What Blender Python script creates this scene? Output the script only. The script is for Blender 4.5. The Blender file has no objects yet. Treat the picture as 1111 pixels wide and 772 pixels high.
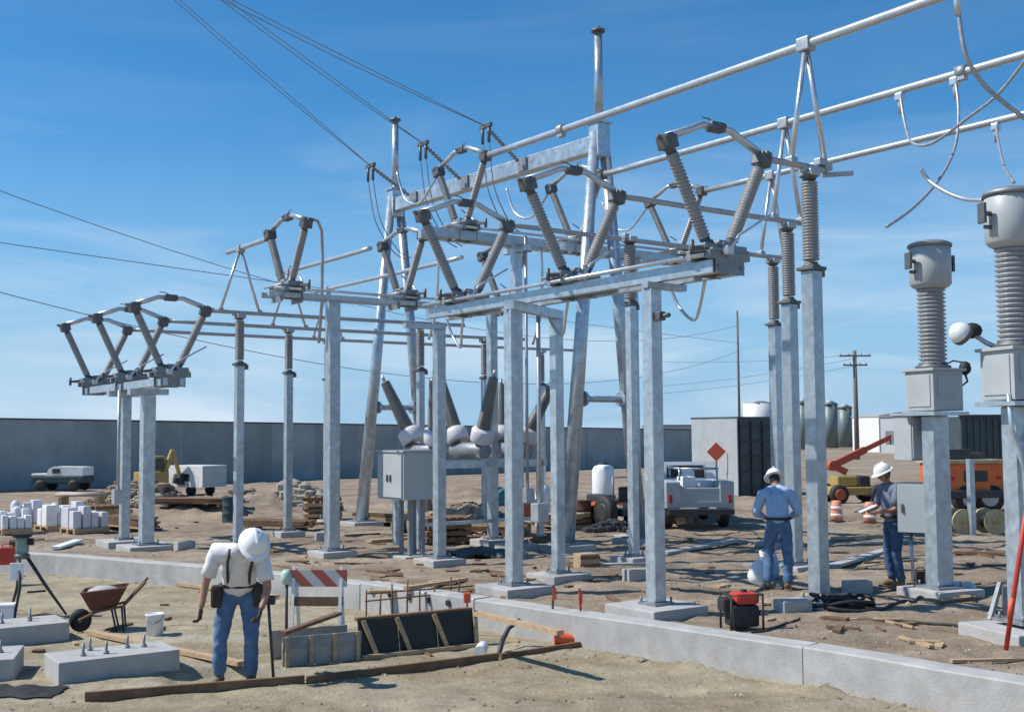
import bpy, bmesh, math, random
from mathutils import Vector, Matrix, noise
random.seed(7)
PI = math.pi
scene = bpy.context.scene
C = scene.collection

# ------------------------------------------------------------------ camera, sky, sun, exposure
H = 2.35
F = 1249.0
PITCH, ROLL = 0.067, 0.0069
cam_d = bpy.data.cameras.new('camera')
cam_d.sensor_width = 36.0
cam_d.lens = F / 1111.0 * 36.0
cam_d.clip_start = 0.1
cam_d.clip_end = 9000
cam = bpy.data.objects.new('camera', cam_d)
C.objects.link(cam)
cam.matrix_world = Matrix.Translation((0, 0, H)) @ Matrix.Rotation(PI/2 + PITCH, 4, 'X') @ Matrix.Rotation(-ROLL, 4, 'Z')
scene.camera = cam

sun_dir = Vector((-0.96, -0.03, 1.10)).normalized()          # towards the sun
SUN_EL = math.asin(sun_dir.z)
SUN_AZ = math.atan2(sun_dir.x, sun_dir.y)
w = bpy.data.worlds.new('World')
scene.world = w
w.use_nodes = True
nt = w.node_tree
nt.nodes.clear()
wo = nt.nodes.new('ShaderNodeOutputWorld')
bg = nt.nodes.new('ShaderNodeBackground')
sky = nt.nodes.new('ShaderNodeTexSky')
sky.sky_type = 'NISHITA'
sky.sun_disc = False
sky.sun_elevation = SUN_EL
sky.sun_rotation = SUN_AZ % (2*PI)
sky.altitude = 100
sky.air_density = 1.0
sky.dust_density = 0.15
sky.ozone_density = 5.0
bg.inputs['Strength'].default_value = 0.14
# thin cirrus low over the horizon and one contrail wisp: part of the sky itself
tc = nt.nodes.new('ShaderNodeTexCoord')
mp = nt.nodes.new('ShaderNodeMapping')
mp.inputs['Scale'].default_value = (2.2, 2.2, 16)
mp.inputs['Rotation'].default_value = (0, 0.10, 0)
ns = nt.nodes.new('ShaderNodeTexNoise')
ns.inputs['Scale'].default_value = 1.3
ns.inputs['Detail'].default_value = 7
ns.inputs['Roughness'].default_value = 0.55
ns.inputs['Distortion'].default_value = 0.6
rp = nt.nodes.new('ShaderNodeValToRGB')
rp.color_ramp.elements[0].position = 0.43
rp.color_ramp.elements[1].position = 0.72
sep = nt.nodes.new('ShaderNodeSeparateXYZ')
band = nt.nodes.new('ShaderNodeMapRange')
band.inputs['From Min'].default_value = 0.27
band.inputs['From Max'].default_value = 0.0
band.inputs['To Min'].default_value = 0.06
band.inputs['To Max'].default_value = 0.85
band.clamp = True
mul = nt.nodes.new('ShaderNodeMath'); mul.operation = 'MULTIPLY'
mix = nt.nodes.new('ShaderNodeMixRGB')
mix.inputs['Color2'].default_value = (4.9, 5.7, 6.5, 1)
L = nt.links.new
L(tc.outputs['Generated'], mp.inputs['Vector'])
L(mp.outputs['Vector'], ns.inputs['Vector'])
L(ns.outputs['Fac'], rp.inputs['Fac'])
L(tc.outputs['Generated'], sep.inputs['Vector'])
L(sep.outputs['Z'], band.inputs['Value'])
L(rp.outputs['Color'], mul.inputs[0]); L(band.outputs['Result'], mul.inputs[1])
L(mul.outputs['Value'], mix.inputs['Fac'])
tint = nt.nodes.new('ShaderNodeMixRGB'); tint.blend_type = 'MULTIPLY'
tint.inputs['Fac'].default_value = 1.0
tint.inputs['Color2'].default_value = (0.30, 0.71, 0.89, 1)
L(sky.outputs['Color'], tint.inputs['Color1'])
hz_ = nt.nodes.new('ShaderNodeMapRange'); hz_.clamp = True; hz_.interpolation_type = 'SMOOTHSTEP'
hz_.inputs['From Min'].default_value = 0.30; hz_.inputs['From Max'].default_value = -0.03
hz_.inputs['To Min'].default_value = 0.0; hz_.inputs['To Max'].default_value = 0.95
hmx = nt.nodes.new('ShaderNodeMixRGB'); hmx.inputs['Color2'].default_value = (2.55, 3.9, 5.5, 1)
L(sep.outputs['Z'], hz_.inputs['Value']); L(hz_.outputs['Result'], hmx.inputs['Fac'])
L(tint.outputs['Color'], hmx.inputs['Color1'])
L(hmx.outputs['Color'], mix.inputs['Color1'])
L(mix.outputs['Color'], bg.inputs['Color'])
L(bg.outputs['Background'], wo.inputs['Surface'])

sd = bpy.data.lights.new('sun', 'SUN')
sd.energy = 4.8
sd.angle = math.radians(0.53)
sd.color = (1.0, 0.95, 0.87)
so = bpy.data.objects.new('sun', sd)
C.objects.link(so)
so.location = (-30, -10, 40)
so.rotation_euler = sun_dir.to_track_quat('Z', 'Y').to_euler()

scene.view_settings.view_transform = 'Standard'
scene.view_settings.look = 'None'
scene.view_settings.gamma = 1.0
scene.view_settings.exposure = 0.08
scene.view_settings.use_curve_mapping = False

# ------------------------------------------------------------------ where a sight line meets a depth or a height
CP, SP = math.cos(PITCH), math.sin(PITCH)
CR, SR = math.cos(ROLL), math.sin(ROLL)
def ray(px, py):
    X = px - 555.5; Yd = py - 386.0
    a = X*CR - Yd*SR
    b = X*SR + Yd*CR
    a /= F; b /= F
    return Vector((a, CP + b*SP, SP - b*CP))
def P(px, py, Y):
    r = ray(px, py)
    return Vector((0, 0, H)) + r * (Y / r.y)
def G(px, py, z=0.0):
    r = ray(px, py)
    return Vector((0, 0, H)) + r * ((z - H) / r.z)

YAW = 0.6218
U = Vector((-math.sin(YAW), math.cos(YAW), 0))
V = Vector((math.cos(YAW), math.sin(YAW), 0))
O = Vector((3.32, 15.09, 0))
def W(u, v, z=0.0):
    return O + U*u + V*v + Vector((0, 0, z))

# ------------------------------------------------------------------ materials
def mat(name, col, rough=0.6, metal=0.0, var=0.12, scale=6.0, bump=0.0, bscale=30.0, spec=0.5, col2=None, stretch=None, dirt=None):
    m = bpy.data.materials.new(name)
    m.use_nodes = True
    t = m.node_tree
    b = t.nodes['Principled BSDF']
    b.inputs['Roughness'].default_value = rough
    b.inputs['Metallic'].default_value = metal
    b.inputs['Specular IOR Level'].default_value = spec
    co = t.nodes.new('ShaderNodeTexCoord')
    src = co.outputs['Object']
    if stretch:
        mpn = t.nodes.new('ShaderNodeMapping')
        mpn.inputs['Scale'].default_value = stretch
        t.links.new(src, mpn.inputs['Vector']); src = mpn.outputs['Vector']
    n = t.nodes.new('ShaderNodeTexNoise')
    n.inputs['Scale'].default_value = scale
    n.inputs['Detail'].default_value = 6
    n.inputs['Roughness'].default_value = 0.62
    t.links.new(src, n.inputs['Vector'])
    r = t.nodes.new('ShaderNodeValToRGB')
    c2 = col2 if col2 else tuple(min(1, c*(1+var)) for c in col)
    c1 = col if col2 else tuple(c*(1-var) for c in col)
    r.color_ramp.elements[0].position = 0.32
    r.color_ramp.elements[1].position = 0.68
    r.color_ramp.elements[0].color = (*c1, 1)
    r.color_ramp.elements[1].color = (*c2, 1)
    t.links.new(n.outputs['Fac'], r.inputs['Fac'])
    out = r.outputs['Color']
    if dirt:
        n2 = t.nodes.new('ShaderNodeTexNoise')
        n2.inputs['Scale'].default_value = 2.3
        n2.inputs['Detail'].default_value = 8
        n2.inputs['Roughness'].default_value = 0.7
        t.links.new(co.outputs['Object'], n2.inputs['Vector'])
        r2 = t.nodes.new('ShaderNodeValToRGB')
        r2.color_ramp.elements[0].position = 0.5
        r2.color_ramp.elements[1].position = 0.72
        t.links.new(n2.outputs['Fac'], r2.inputs['Fac'])
        mx = t.nodes.new('ShaderNodeMixRGB')
        mx.inputs['Color2'].default_value = (*dirt, 1)
        t.links.new(r2.outputs['Color'], mx.inputs['Fac'])
        t.links.new(out, mx.inputs['Color1'])
        out = mx.outputs['Color']
    t.links.new(out, b.inputs['Base Color'])
    rr = t.nodes.new('ShaderNodeMapRange')
    rr.inputs['To Min'].default_value = max(0.02, rough-0.1)
    rr.inputs['To Max'].default_value = min(1, rough+0.12)
    t.links.new(n.outputs['Fac'], rr.inputs['Value'])
    t.links.new(rr.outputs['Result'], b.inputs['Roughness'])
    if bump:
        nb = t.nodes.new('ShaderNodeTexNoise')
        nb.inputs['Scale'].default_value = bscale
        nb.inputs['Detail'].default_value = 6
        t.links.new(src, nb.inputs['Vector'])
        bm_ = t.nodes.new('ShaderNodeBump')
        bm_.inputs['Strength'].default_value = bump
        bm_.inputs['Distance'].default_value = 0.02
        t.links.new(nb.outputs['Fac'], bm_.inputs['Height'])
        t.links.new(bm_.outputs['Normal'], b.inputs['Normal'])
    return m

M = {}
M['galv'] = mat('galvanised_steel', (0.47, 0.54, 0.595), 0.31, 0.5, 0.24, 7, 0.08, 45, dirt=(0.40, 0.45, 0.485))
def vary(m, lo, hi):
    t = m.node_tree; b = t.nodes['Principled BSDF']; l = b.inputs['Base Color'].links[0].from_socket
    oi = t.nodes.new('ShaderNodeObjectInfo'); mr = t.nodes.new('ShaderNodeMapRange'); mr.inputs['To Min'].default_value = lo; mr.inputs['To Max'].default_value = hi
    mx = t.nodes.new('ShaderNodeMixRGB'); mx.blend_type = 'MULTIPLY'; mx.inputs['Fac'].default_value = 1
    t.links.new(oi.outputs['Random'], mr.inputs['Value']); t.links.new(l, mx.inputs['Color1']); t.links.new(mr.outputs['Result'], mx.inputs['Color2']); t.links.new(mx.outputs['Color'], b.inputs['Base Color'])
vary(M['galv'], .86, 1.08)
M['galv_dark'] = mat('weathered_steel', (0.25, 0.27, 0.29), 0.5, 0.4, 0.2, 9)
M['alu'] = mat('bright_aluminium_tube', (0.58, 0.62, 0.66), 0.30, 0.65, 0.08, 5, 0.04, 40)
M['alu_dull'] = mat('dull_aluminium', (0.42, 0.44, 0.46), 0.45, 0.5, 0.15, 7)
M['porc_dark'] = mat('dark_grey_porcelain', (0.18, 0.178, 0.17), 0.3, 0.0, 0.15, 4)
M['porc'] = mat('grey_porcelain', (0.29, 0.285, 0.28), 0.28, 0.0, 0.15, 4)
M['porc_mid'] = mat('light_grey_porcelain', (0.30, 0.31, 0.32), 0.3, 0.0, 0.1, 4)
M['cast'] = mat('dark_cast_fitting', (0.13, 0.135, 0.14), 0.5, 0.35, 0.25, 14)
M['wire'] = mat('stranded_conductor', (0.27, 0.33, 0.40), 0.55, 0.3, 0.1, 5)
M['cable_grey'] = mat('bare_stranded_cable', (0.38, 0.41, 0.45), 0.45, 0.5, 0.15, 12)
M['paint_grey'] = mat('grey_equipment_paint', (0.42, 0.45, 0.46), 0.4, 0.0, 0.05, 3, dirt=(0.36, 0.37, 0.36))
M['paint_light'] = mat('light_grey_paint', (0.41, 0.44, 0.45), 0.42, 0.0, 0.06, 3)
M['paint_white'] = mat('white_paint', (0.78, 0.78, 0.77), 0.4, 0.0, 0.06, 3, dirt=(0.60, 0.58, 0.54))
M['dark_green'] = mat('dark_green_grey_paint', (0.055, 0.075, 0.078), 0.5, 0.0, 0.2, 2)
M['conc'] = mat('cast_concrete', (0.42, 0.415, 0.405), 0.88, 0.0, 0.17, 2.6, 0.25, 40, 0.3, dirt=(0.36, 0.335, 0.30))
M['conc_wall'] = mat('grey_block_wall', (0.315, 0.345, 0.35), 0.9, 0.0, 0.16, 0.7, 0.3, 4, 0.2)
M['wood'] = mat('sawn_lumber', (0.46, 0.33, 0.20), 0.8, 0.0, 0.25, 4, 0.25, 30, 0.3, stretch=(1.0, 6.0, 6.0))
M['wood_dark'] = mat('weathered_lumber', (0.19, 0.115, 0.07), 0.85, 0.0, 0.3, 4, 0.3, 30, 0.3)
M['wood_pole'] = mat('creosote_pole', (0.17, 0.14, 0.12), 0.9, 0.0, 0.2, 4)
M['ply_black'] = mat('dark_form_ply', (0.022, 0.024, 0.022), 0.6, 0.0, 0.3, 6, dirt=(0.05, 0.045, 0.035))
M['ply_grey'] = mat('concrete_stained_ply', (0.40, 0.37, 0.33), 0.8, 0.0, 0.2, 5, dirt=(0.36, 0.30, 0.22))
M['red'] = mat('red_paint', (0.50, 0.045, 0.03), 0.5, 0.0, 0.2, 5)
M['barrow'] = mat('rusty_red_tray', (0.13, 0.05, 0.035), 0.65, 0.2, 0.3, 6, dirt=(0.16, 0.12, 0.09))
M['orange'] = mat('orange_paint', (0.72, 0.15, 0.03), 0.45, 0.0, 0.15, 3, dirt=(0.50, 0.14, 0.05))
M['boom'] = mat('faded_red_orange_paint', (0.46, 0.085, 0.035), 0.5, 0.0, 0.2, 3)
M['orange_cone'] = mat('safety_orange_plastic', (0.80, 0.13, 0.05), 0.5, 0.0, 0.1, 3)
M['yellow'] = mat('machine_yellow', (0.42, 0.29, 0.08), 0.5, 0.0, 0.15, 3, dirt=(0.34, 0.26, 0.12))
M['tan'] = mat('tan_reel_ply', (0.46, 0.38, 0.21), 0.7, 0.0, 0.2, 4)
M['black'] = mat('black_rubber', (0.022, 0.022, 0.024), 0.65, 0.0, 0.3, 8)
M['steel_dark'] = mat('dark_chassis_steel', (0.05, 0.052, 0.055), 0.55, 0.2, 0.2, 6)
M['glass'] = mat('tinted_window_glass', (0.03, 0.04, 0.045), 0.08, 0.0, 0.1, 3)
M['lamp_red'] = mat('red_lens', (0.45, 0.02, 0.02), 0.25, 0.0, 0.1, 3)
M['skin'] = mat('skin', (0.40, 0.21, 0.14), 0.55, 0.0, 0.08, 8)
M['shirt_white'] = mat('white_cotton', (0.74, 0.73, 0.74), 0.9, 0.0, 0.07, 5, 0.5, 9)
M['shirt_blue'] = mat('light_blue_cotton', (0.34, 0.48, 0.66), 0.9, 0.0, 0.10, 5, 0.5, 9)
M['shirt_dark'] = mat('grey_blue_cotton', (0.17, 0.20, 0.27), 0.9, 0.0, 0.12, 5, 0.5, 9)
M['denim'] = mat('blue_denim', (0.085, 0.165, 0.29), 0.9, 0.0, 0.28, 7, 0.5, 12)
M['denim_dark'] = mat('dark_blue_denim', (0.05, 0.10, 0.19), 0.9, 0.0, 0.28, 7, 0.5, 12)
M['leather'] = mat('dark_leather', (0.045, 0.032, 0.026), 0.7, 0.0, 0.3, 8)
M['boot'] = mat('tan_boot_leather', (0.19, 0.12, 0.07), 0.8, 0.0, 0.25, 8)
M['hat'] = mat('white_hard_hat', (0.83, 0.83, 0.81), 0.32, 0.0, 0.03, 3)
M['hair'] = mat('dark_hair', (0.03, 0.022, 0.018), 0.8, 0.0, 0.3, 20)
M['eye'] = mat('eye_dark', (0.02, 0.015, 0.012), 0.2)
M['plastic_white'] = mat('white_plastic', (0.78, 0.79, 0.80), 0.45, 0.0, 0.06, 4, 0.3, 12)
M['tarp'] = mat('dark_teal_tarp', (0.03, 0.055, 0.065), 0.55, 0.0, 0.3, 5, 0.4, 8)
M['rebar'] = mat('rusty_rebar', (0.16, 0.08, 0.05), 0.8, 0.3, 0.3, 20)
M['silo'] = mat('greenish_silo_steel', (0.16, 0.20, 0.20), 0.5, 0.2, 0.12, 1, stretch=(1, 1, 0.15))
M['rock'] = mat('stone', (0.34, 0.30, 0.25), 0.9, 0.0, 0.3, 10, 0.5, 30, 0.3)
M['wrap'] = mat('pale_lilac_shrink_wrap', (0.66, 0.64, 0.68), 0.35, 0.0, 0.08, 4, 0.4, 10)

def striped(name, c1, c2, scale, axis_mix=(1, 0, 1)):
    m = bpy.data.materials.new(name)
    m.use_nodes = True
    t = m.node_tree
    b = t.nodes['Principled BSDF']; b.inputs['Roughness'].default_value = 0.5
    co = t.nodes.new('ShaderNodeTexCoord')
    dp = t.nodes.new('ShaderNodeVectorMath'); dp.operation = 'DOT_PRODUCT'
    dp.inputs[1].default_value = axis_mix
    t.links.new(co.outputs['Object'], dp.inputs[0])
    mm = t.nodes.new('ShaderNodeMath'); mm.operation = 'MULTIPLY'; mm.inputs[1].default_value = scale
    t.links.new(dp.outputs['Value'], mm.inputs[0])
    fr = t.nodes.new('ShaderNodeMath'); fr.operation = 'FRACT'
    t.links.new(mm.outputs[0], fr.inputs[0])
    gt = t.nodes.new('ShaderNodeMath'); gt.operation = 'GREATER_THAN'; gt.inputs[1].default_value = 0.5
    t.links.new(fr.outputs[0], gt.inputs[0])
    mx = t.nodes.new('ShaderNodeMixRGB')
    mx.inputs['Color1'].default_value = (*c1, 1); mx.inputs['Color2'].default_value = (*c2, 1)
    t.links.new(gt.outputs[0], mx.inputs['Fac'])
    t.links.new(mx.outputs['Color'], b.inputs['Base Color'])
    return m
M['stripe'] = striped('red_white_barricade_stripe', (0.55, 0.53, 0.52), (0.40, 0.10, 0.07), 3.0)
M['stake_stripe'] = striped('red_white_rod_bands', (0.75, 0.72, 0.70), (0.60, 0.05, 0.05), 1.6, (0, 0, 1))

def ground_material(name, c1, c2, c3):
    m = bpy.data.materials.new(name)
    m.use_nodes = True
    t = m.node_tree; LN = t.links.new
    b = t.nodes['Principled BSDF']
    b.inputs['Roughness'].default_value = 0.95
    b.inputs['Specular IOR Level'].default_value = 0.15
    co = t.nodes.new('ShaderNodeTexCoord')
    def nz(scale, det=8, ro=0.6, st=None):
        n = t.nodes.new('ShaderNodeTexNoise')
        n.inputs['Scale'].default_value = scale; n.inputs['Detail'].default_value = det; n.inputs['Roughness'].default_value = ro
        if st:
            mpn = t.nodes.new('ShaderNodeMapping'); mpn.inputs['Scale'].default_value = st
            mpn.inputs['Rotation'].default_value = (0, 0, 0.35)
            LN(co.outputs['Object'], mpn.inputs['Vector']); LN(mpn.outputs['Vector'], n.inputs['Vector'])
        else:
            LN(co.outputs['Object'], n.inputs['Vector'])
        return n
    def ramp(n, p0, c0, p1, c1):
        r = t.nodes.new('ShaderNodeValToRGB')
        r.color_ramp.elements[0].position = p0; r.color_ramp.elements[1].position = p1
        r.color_ramp.elements[0].color = (*c0, 1); r.color_ramp.elements[1].color = (*c1, 1)
        LN(n.outputs['Fac'], r.inputs['Fac']); return r
    big = ramp(nz(0.28, 5, 0.6, (1, 2.6, 1)), 0.35, c1, 0.66, c2)
    mid = ramp(nz(2.4, 8, 0.7), 0.36, (0.55, 0.52, 0.50), 0.66, (1.08, 1.05, 1.02))
    mx = t.nodes.new('ShaderNodeMixRGB'); mx.blend_type = 'MULTIPLY'; mx.inputs['Fac'].default_value = 0.75
    LN(big.outputs['Color'], mx.inputs['Color1']); LN(mid.outputs['Color'], mx.inputs['Color2'])
    fine = ramp(nz(38, 6, 0.7), 0.3, (0.62, 0.60, 0.58), 0.7, (1.1, 1.1, 1.1))
    mx2 = t.nodes.new('ShaderNodeMixRGB'); mx2.blend_type = 'MULTIPLY'; mx2.inputs['Fac'].default_value = 0.55
    LN(mx.outputs['Color'], mx2.inputs['Color1']); LN(fine.outputs['Color'], mx2.inputs['Color2'])
    # greyish trodden streaks
    st = ramp(nz(0.5, 6, 0.6, (0.6, 3.5, 1)), 0.5, (0, 0, 0), 0.7, (1, 1, 1))
    mx3 = t.nodes.new('ShaderNodeMixRGB'); mx3.inputs['Color2'].default_value = (*c3, 1)
    f3 = t.nodes.new('ShaderNodeMath'); f3.operation = 'MULTIPLY'; f3.inputs[1].default_value = 0.6
    LN(st.outputs['Color'], f3.inputs[0]); LN(f3.outputs[0], mx3.inputs['Fac'])
    LN(mx2.outputs['Color'], mx3.inputs['Color1'])
    LN(mx3.outputs['Color'], b.inputs['Base Color'])
    nb = nz(9, 10, 0.72)
    bp = t.nodes.new('ShaderNodeBump'); bp.inputs['Strength'].default_value = 0.9; bp.inputs['Distance'].default_value = 0.06
    LN(nb.outputs['Fac'], bp.inputs['Height']); LN(bp.outputs['Normal'], b.inputs['Normal'])
    return m
M['ground'] = ground_material('dry_tan_dirt', (0.39, 0.325, 0.22), (0.55, 0.49, 0.355), (0.44, 0.415, 0.35))
M['yard'] = ground_material('brown_yard_dirt', (0.27, 0.21, 0.155), (0.49, 0.405, 0.31), (0.40, 0.365, 0.315))

# ------------------------------------------------------------------ mesh builder
class MB:
    def __init__(s): s.v = []; s.f = []; s.sm = []
    def add(s, vs, fs, smooth=False):
        n = len(s.v); s.v += [Vector(v) for v in vs]
        for f in fs: s.f.append([i+n for i in f]); s.sm.append(smooth)
        return s
    def box(s, c, size, rz=0.0, M_=None, bev=0.0):
        x, y, z = size[0]/2, size[1]/2, size[2]/2
        R = M_ if M_ is not None else Matrix.Rotation(rz, 3, 'Z')
        c = Vector(c)
        if bev <= 0:
            vs = [(-x,-y,-z),(x,-y,-z),(x,y,-z),(-x,y,-z),(-x,-y,z),(x,-y,z),(x,y,z),(-x,y,z)]
            fs = [(0,3,2,1),(4,5,6,7),(0,1,5,4),(1,2,6,5),(2,3,7,6),(3,0,4,7)]
            return s.add([c + R @ Vector(v) for v in vs], fs)
        bm = bmesh.new()
        bmesh.ops.create_cube(bm, size=1.0)
        for v in bm.verts: v.co = Vector((v.co.x*size[0], v.co.y*size[1], v.co.z*size[2]))
        bmesh.ops.bevel(bm, geom=list(bm.edges), offset=min(bev, min(size)*0.45), segments=2, profile=0.6, affect='EDGES')
        bm.verts.index_update()
        s.add([c + R @ v.co for v in bm.verts], [[v.index for v in f.verts] for f in bm.faces])
        bm.free(); return s
    def bar(s, a, b, wd, ht, up=(0, 0, 1)):
        a = Vector(a); b = Vector(b); d = b - a; ln = d.length; d.normalize()
        up = Vector(up)
        if abs(d.dot(up)) > 0.98: up = Vector((0, 1, 0))
        x = d.cross(up).normalized(); z = x.cross(d).normalized()
        R = Matrix((x, d, z)).transposed()
        return s.box((a+b)/2, (wd, ln, ht), M_=R)
    def sweep(s, pts, rad, n=10, caps=True):
        pts = [Vector(p) for p in pts]; k = len(pts)
        if not isinstance(rad, (list, tuple)): rad = [rad]*k
        vs = []; ref = None
        for i in range(k):
            d = (pts[min(i+1, k-1)] - pts[max(i-1, 0)])
            if d.length < 1e-9: d = Vector((0, 0, 1))
            d.normalize()
            if ref is None:
                ref = Vector((0, 0, 1)) if abs(d.z) < 0.9 else Vector((1, 0, 0))
            x = ref - d*ref.dot(d)
            if x.length < 1e-6: x = d.orthogonal()
            x.normalize(); y = d.cross(x); ref = x
            for j in range(n):
                a = 2*PI*j/n
                vs.append(pts[i] + (x*math.cos(a) + y*math.sin(a))*rad[i])
        fs = []
        for i in range(k-1):
            for j in range(n):
                fs.append((i*n+j, i*n+(j+1) % n, (i+1)*n+(j+1) % n, (i+1)*n+j))
        s.add(vs, fs, True)
        if caps:
            m = len(s.v) - k*n
            s.f.append([m+j for j in range(n)][::-1]); s.sm.append(False)
            s.f.append([m+(k-1)*n+j for j in range(n)]); s.sm.append(False)
        return s
    def tube(s, a, b, r, r2=None, n=12): return s.sweep([a, b], [r, r if r2 is None else r2], n)
    def lathe(s, prof, n=16, a=(0, 0, 0), d=(0, 0, 1), smooth=True):
        a = Vector(a); d = Vector(d).normalized()
        x = (Vector((1, 0, 0)) if abs(d.x) < 0.9 else Vector((0, 1, 0)))
        x = (x - d*x.dot(d)).normalized(); y = d.cross(x)
        vs = []
        for r, z in prof:
            for j in range(n):
                t = 2*PI*j/n
                vs.append(a + d*z + (x*math.cos(t) + y*math.sin(t))*r)
        fs = []
        k = len(prof)
        for i in range(k-1):
            for j in range(n):
                fs.append((i*n+j, i*n+(j+1) % n, (i+1)*n+(j+1) % n, (i+1)*n+j))
        s.add(vs, fs, smooth)
        m = len(s.v) - k*n
        s.f.append([m+j for j in range(n)][::-1]); s.sm.append(False)
        s.f.append([m+(k-1)*n+j for j in range(n)]); s.sm.append(False)
        return s
    def ball(s, c, r, sc=(1, 1, 1), n=12):
        prof = []
        k = n//2
        for i in range(1, k):
            t = PI*i/k
            prof.append((math.sin(t)*r, -math.cos(t)*r))
        m0 = len(s.v)
        s.lathe([(0.02*r, -r)] + prof + [(0.02*r, r)], n)
        for i in range(m0, len(s.v)):
            v = s.v[i]
            s.v[i] = Vector((v.x*sc[0], v.y*sc[1], v.z*sc[2])) + Vector(c)
        return s
    def prism(s, poly, a0, a1, M4):
        # poly in local xz, extruded along local y
        n = len(poly)
        vs = [M4 @ Vector((x, a0, z)) for x, z in poly] + [M4 @ Vector((x, a1, z)) for x, z in poly]
        fs = [list(range(n)), list(range(2*n-1, n-1, -1))]
        for i in range(n):
            j = (i+1) % n
            fs.append((i, i+n, j+n, j))
        return s.add(vs, fs)
    def mesh(s, name, m, inv=None):
        me = bpy.data.meshes.new(name)
        me.from_pydata([(inv @ v if inv else v) for v in s.v], [], s.f)
        me.polygons.foreach_set('use_smooth', s.sm)
        bm = bmesh.new(); bm.from_mesh(me)
        bmesh.ops.recalc_face_normals(bm, faces=bm.faces)
        bm.to_mesh(me); bm.free()
        if isinstance(m, str): m = M[m]
        me.materials.append(m); me.update()
        return me

def crv(pts, k=6):
    pts = [Vector(p) for p in pts]; n = len(pts); out = []
    for i in range(n-1):
        p0 = pts[max(i-1, 0)]; p1 = pts[i]; p2 = pts[i+1]; p3 = pts[min(i+2, n-1)]
        for j in range(k):
            s = j/k
            out.append(.5*((2*p1)+(p2-p0)*s+(2*p0-5*p1+4*p2-p3)*s*s+(3*p1-p0-3*p2+p3)*s**3))
    return out + [pts[-1]]
def rumple(vs, amp=.011, f=8.0, seed=0):
    out = []
    for v in vs:
        n = noise.noise_vector(Vector((v.x*f, v.y*f, v.z*f*1.7+seed)))
        m_ = noise.noise_vector(Vector((v.x*f*2.3, v.y*f*2.3, v.z*f*3.2+seed+9)))
        out.append(v + n*amp + m_*amp*.5)
    return out
def tag(o, label=None, cat=None, group=None, kind=None):
    if label: o['label'] = label
    if cat: o['category'] = cat
    if group: o['group'] = group
    if kind: o['kind'] = kind
    return o
def thing(name, label, cat, loc=(0, 0, 0), rz=0.0, group=None):
    o = bpy.data.objects.new(name, None); C.objects.link(o)
    o.empty_display_size = 0.2
    o.location = loc; o.rotation_euler = (0, 0, rz)
    o['_m'] = 0
    del o['_m']
    return tag(o, label, cat, group)
def xf(o): return Matrix.Translation(o.location) @ Matrix.Rotation(o.rotation_euler.z, 4, 'Z')
def part(name, mb, m, parent, world=False, root=None):
    """mesh child; coordinates are the root thing's own, or world ones with world=True"""
    inv = None
    if world:
        r = root or parent
        while r.parent: r = r.parent
        inv = xf(r).inverted()
    me = mb.mesh(name, m, inv)
    o = bpy.data.objects.new(name, me); C.objects.link(o); o.parent = parent
    return o
def solo(name, mb, m, label=None, cat=None, group=None, kind=None):
    xs = [v.x for v in mb.v]; ys = [v.y for v in mb.v]; zs = [v.z for v in mb.v]
    loc = Vector(((min(xs)+max(xs))/2, (min(ys)+max(ys))/2, min(zs)))
    me = mb.mesh(name, m, Matrix.Translation(-loc))
    o = bpy.data.objects.new(name, me); C.objects.link(o); o.location = loc
    return tag(o, label, cat, group, kind)
def kids(o): return [c for c in bpy.data.objects if c.parent == o]
def dup(root, loc, rz=None, label=None, group=None):
    r = root.copy(); C.objects.link(r)
    r.location = loc
    if rz is not None: r.rotation_euler = (0, 0, rz)
    if label: r['label'] = label
    if group: r['group'] = group
    for ch in kids(root):
        c = ch.copy(); C.objects.link(c); c.parent = r
        for g in kids(ch):
            d = g.copy(); C.objects.link(d); d.parent = c
    return r

# ------------------------------------------------------------------ ground
LOW = -0.37
KT = 0.04
kerb_px = [(-160, 590), (60, 601), (200, 612), (310, 622), (390, 632), (515, 650), (640, 668), (870, 701), (1111, 741), (1300, 775)]
kerb = [G(x, y, KT) for x, y in kerb_px]
kx = [k.x for k in kerb]; ky = [k.y for k in kerb]
def kerbY(x):
    if x <= kx[0]: return ky[0] + (kx[0]-x)*0.45
    if x >= kx[-1]: return ky[-1] - (x-kx[-1])*0.8
    for i in range(len(kx)-1):
        if kx[i] <= x <= kx[i+1]:
            t = (x-kx[i])/(kx[i+1]-kx[i]); return ky[i]*(1-t)+ky[i+1]*t
mounds = [(G(225, 560), 2.6, 1.4, 0.55), (G(150, 552), 2.2, 1.2, 0.45), (G(300, 556), 1.6, 1.0, 0.5), (G(500, 560), 2.6, 1.2, 0.45), (G(520, 545), 3.0, 1.5, 0.7),
          (G(700, 560), 2.0, 1.0, 0.15), (G(940, 560), 3.0, 1.2, 0.2), (G(620, 560), 1.4, 1.0, 0.35)]
DIP = G(255, 735, LOW) + Vector((0, .12, 0))
def smooth(t): t = max(0, min(1, t)); return t*t*(3-2*t)
def fbm(p, o=4):
    a = 0; amp = 1; 
    for i in range(o):
        a += noise.noise(p)*amp; p = p*2.1; amp *= 0.5
    return a
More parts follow.
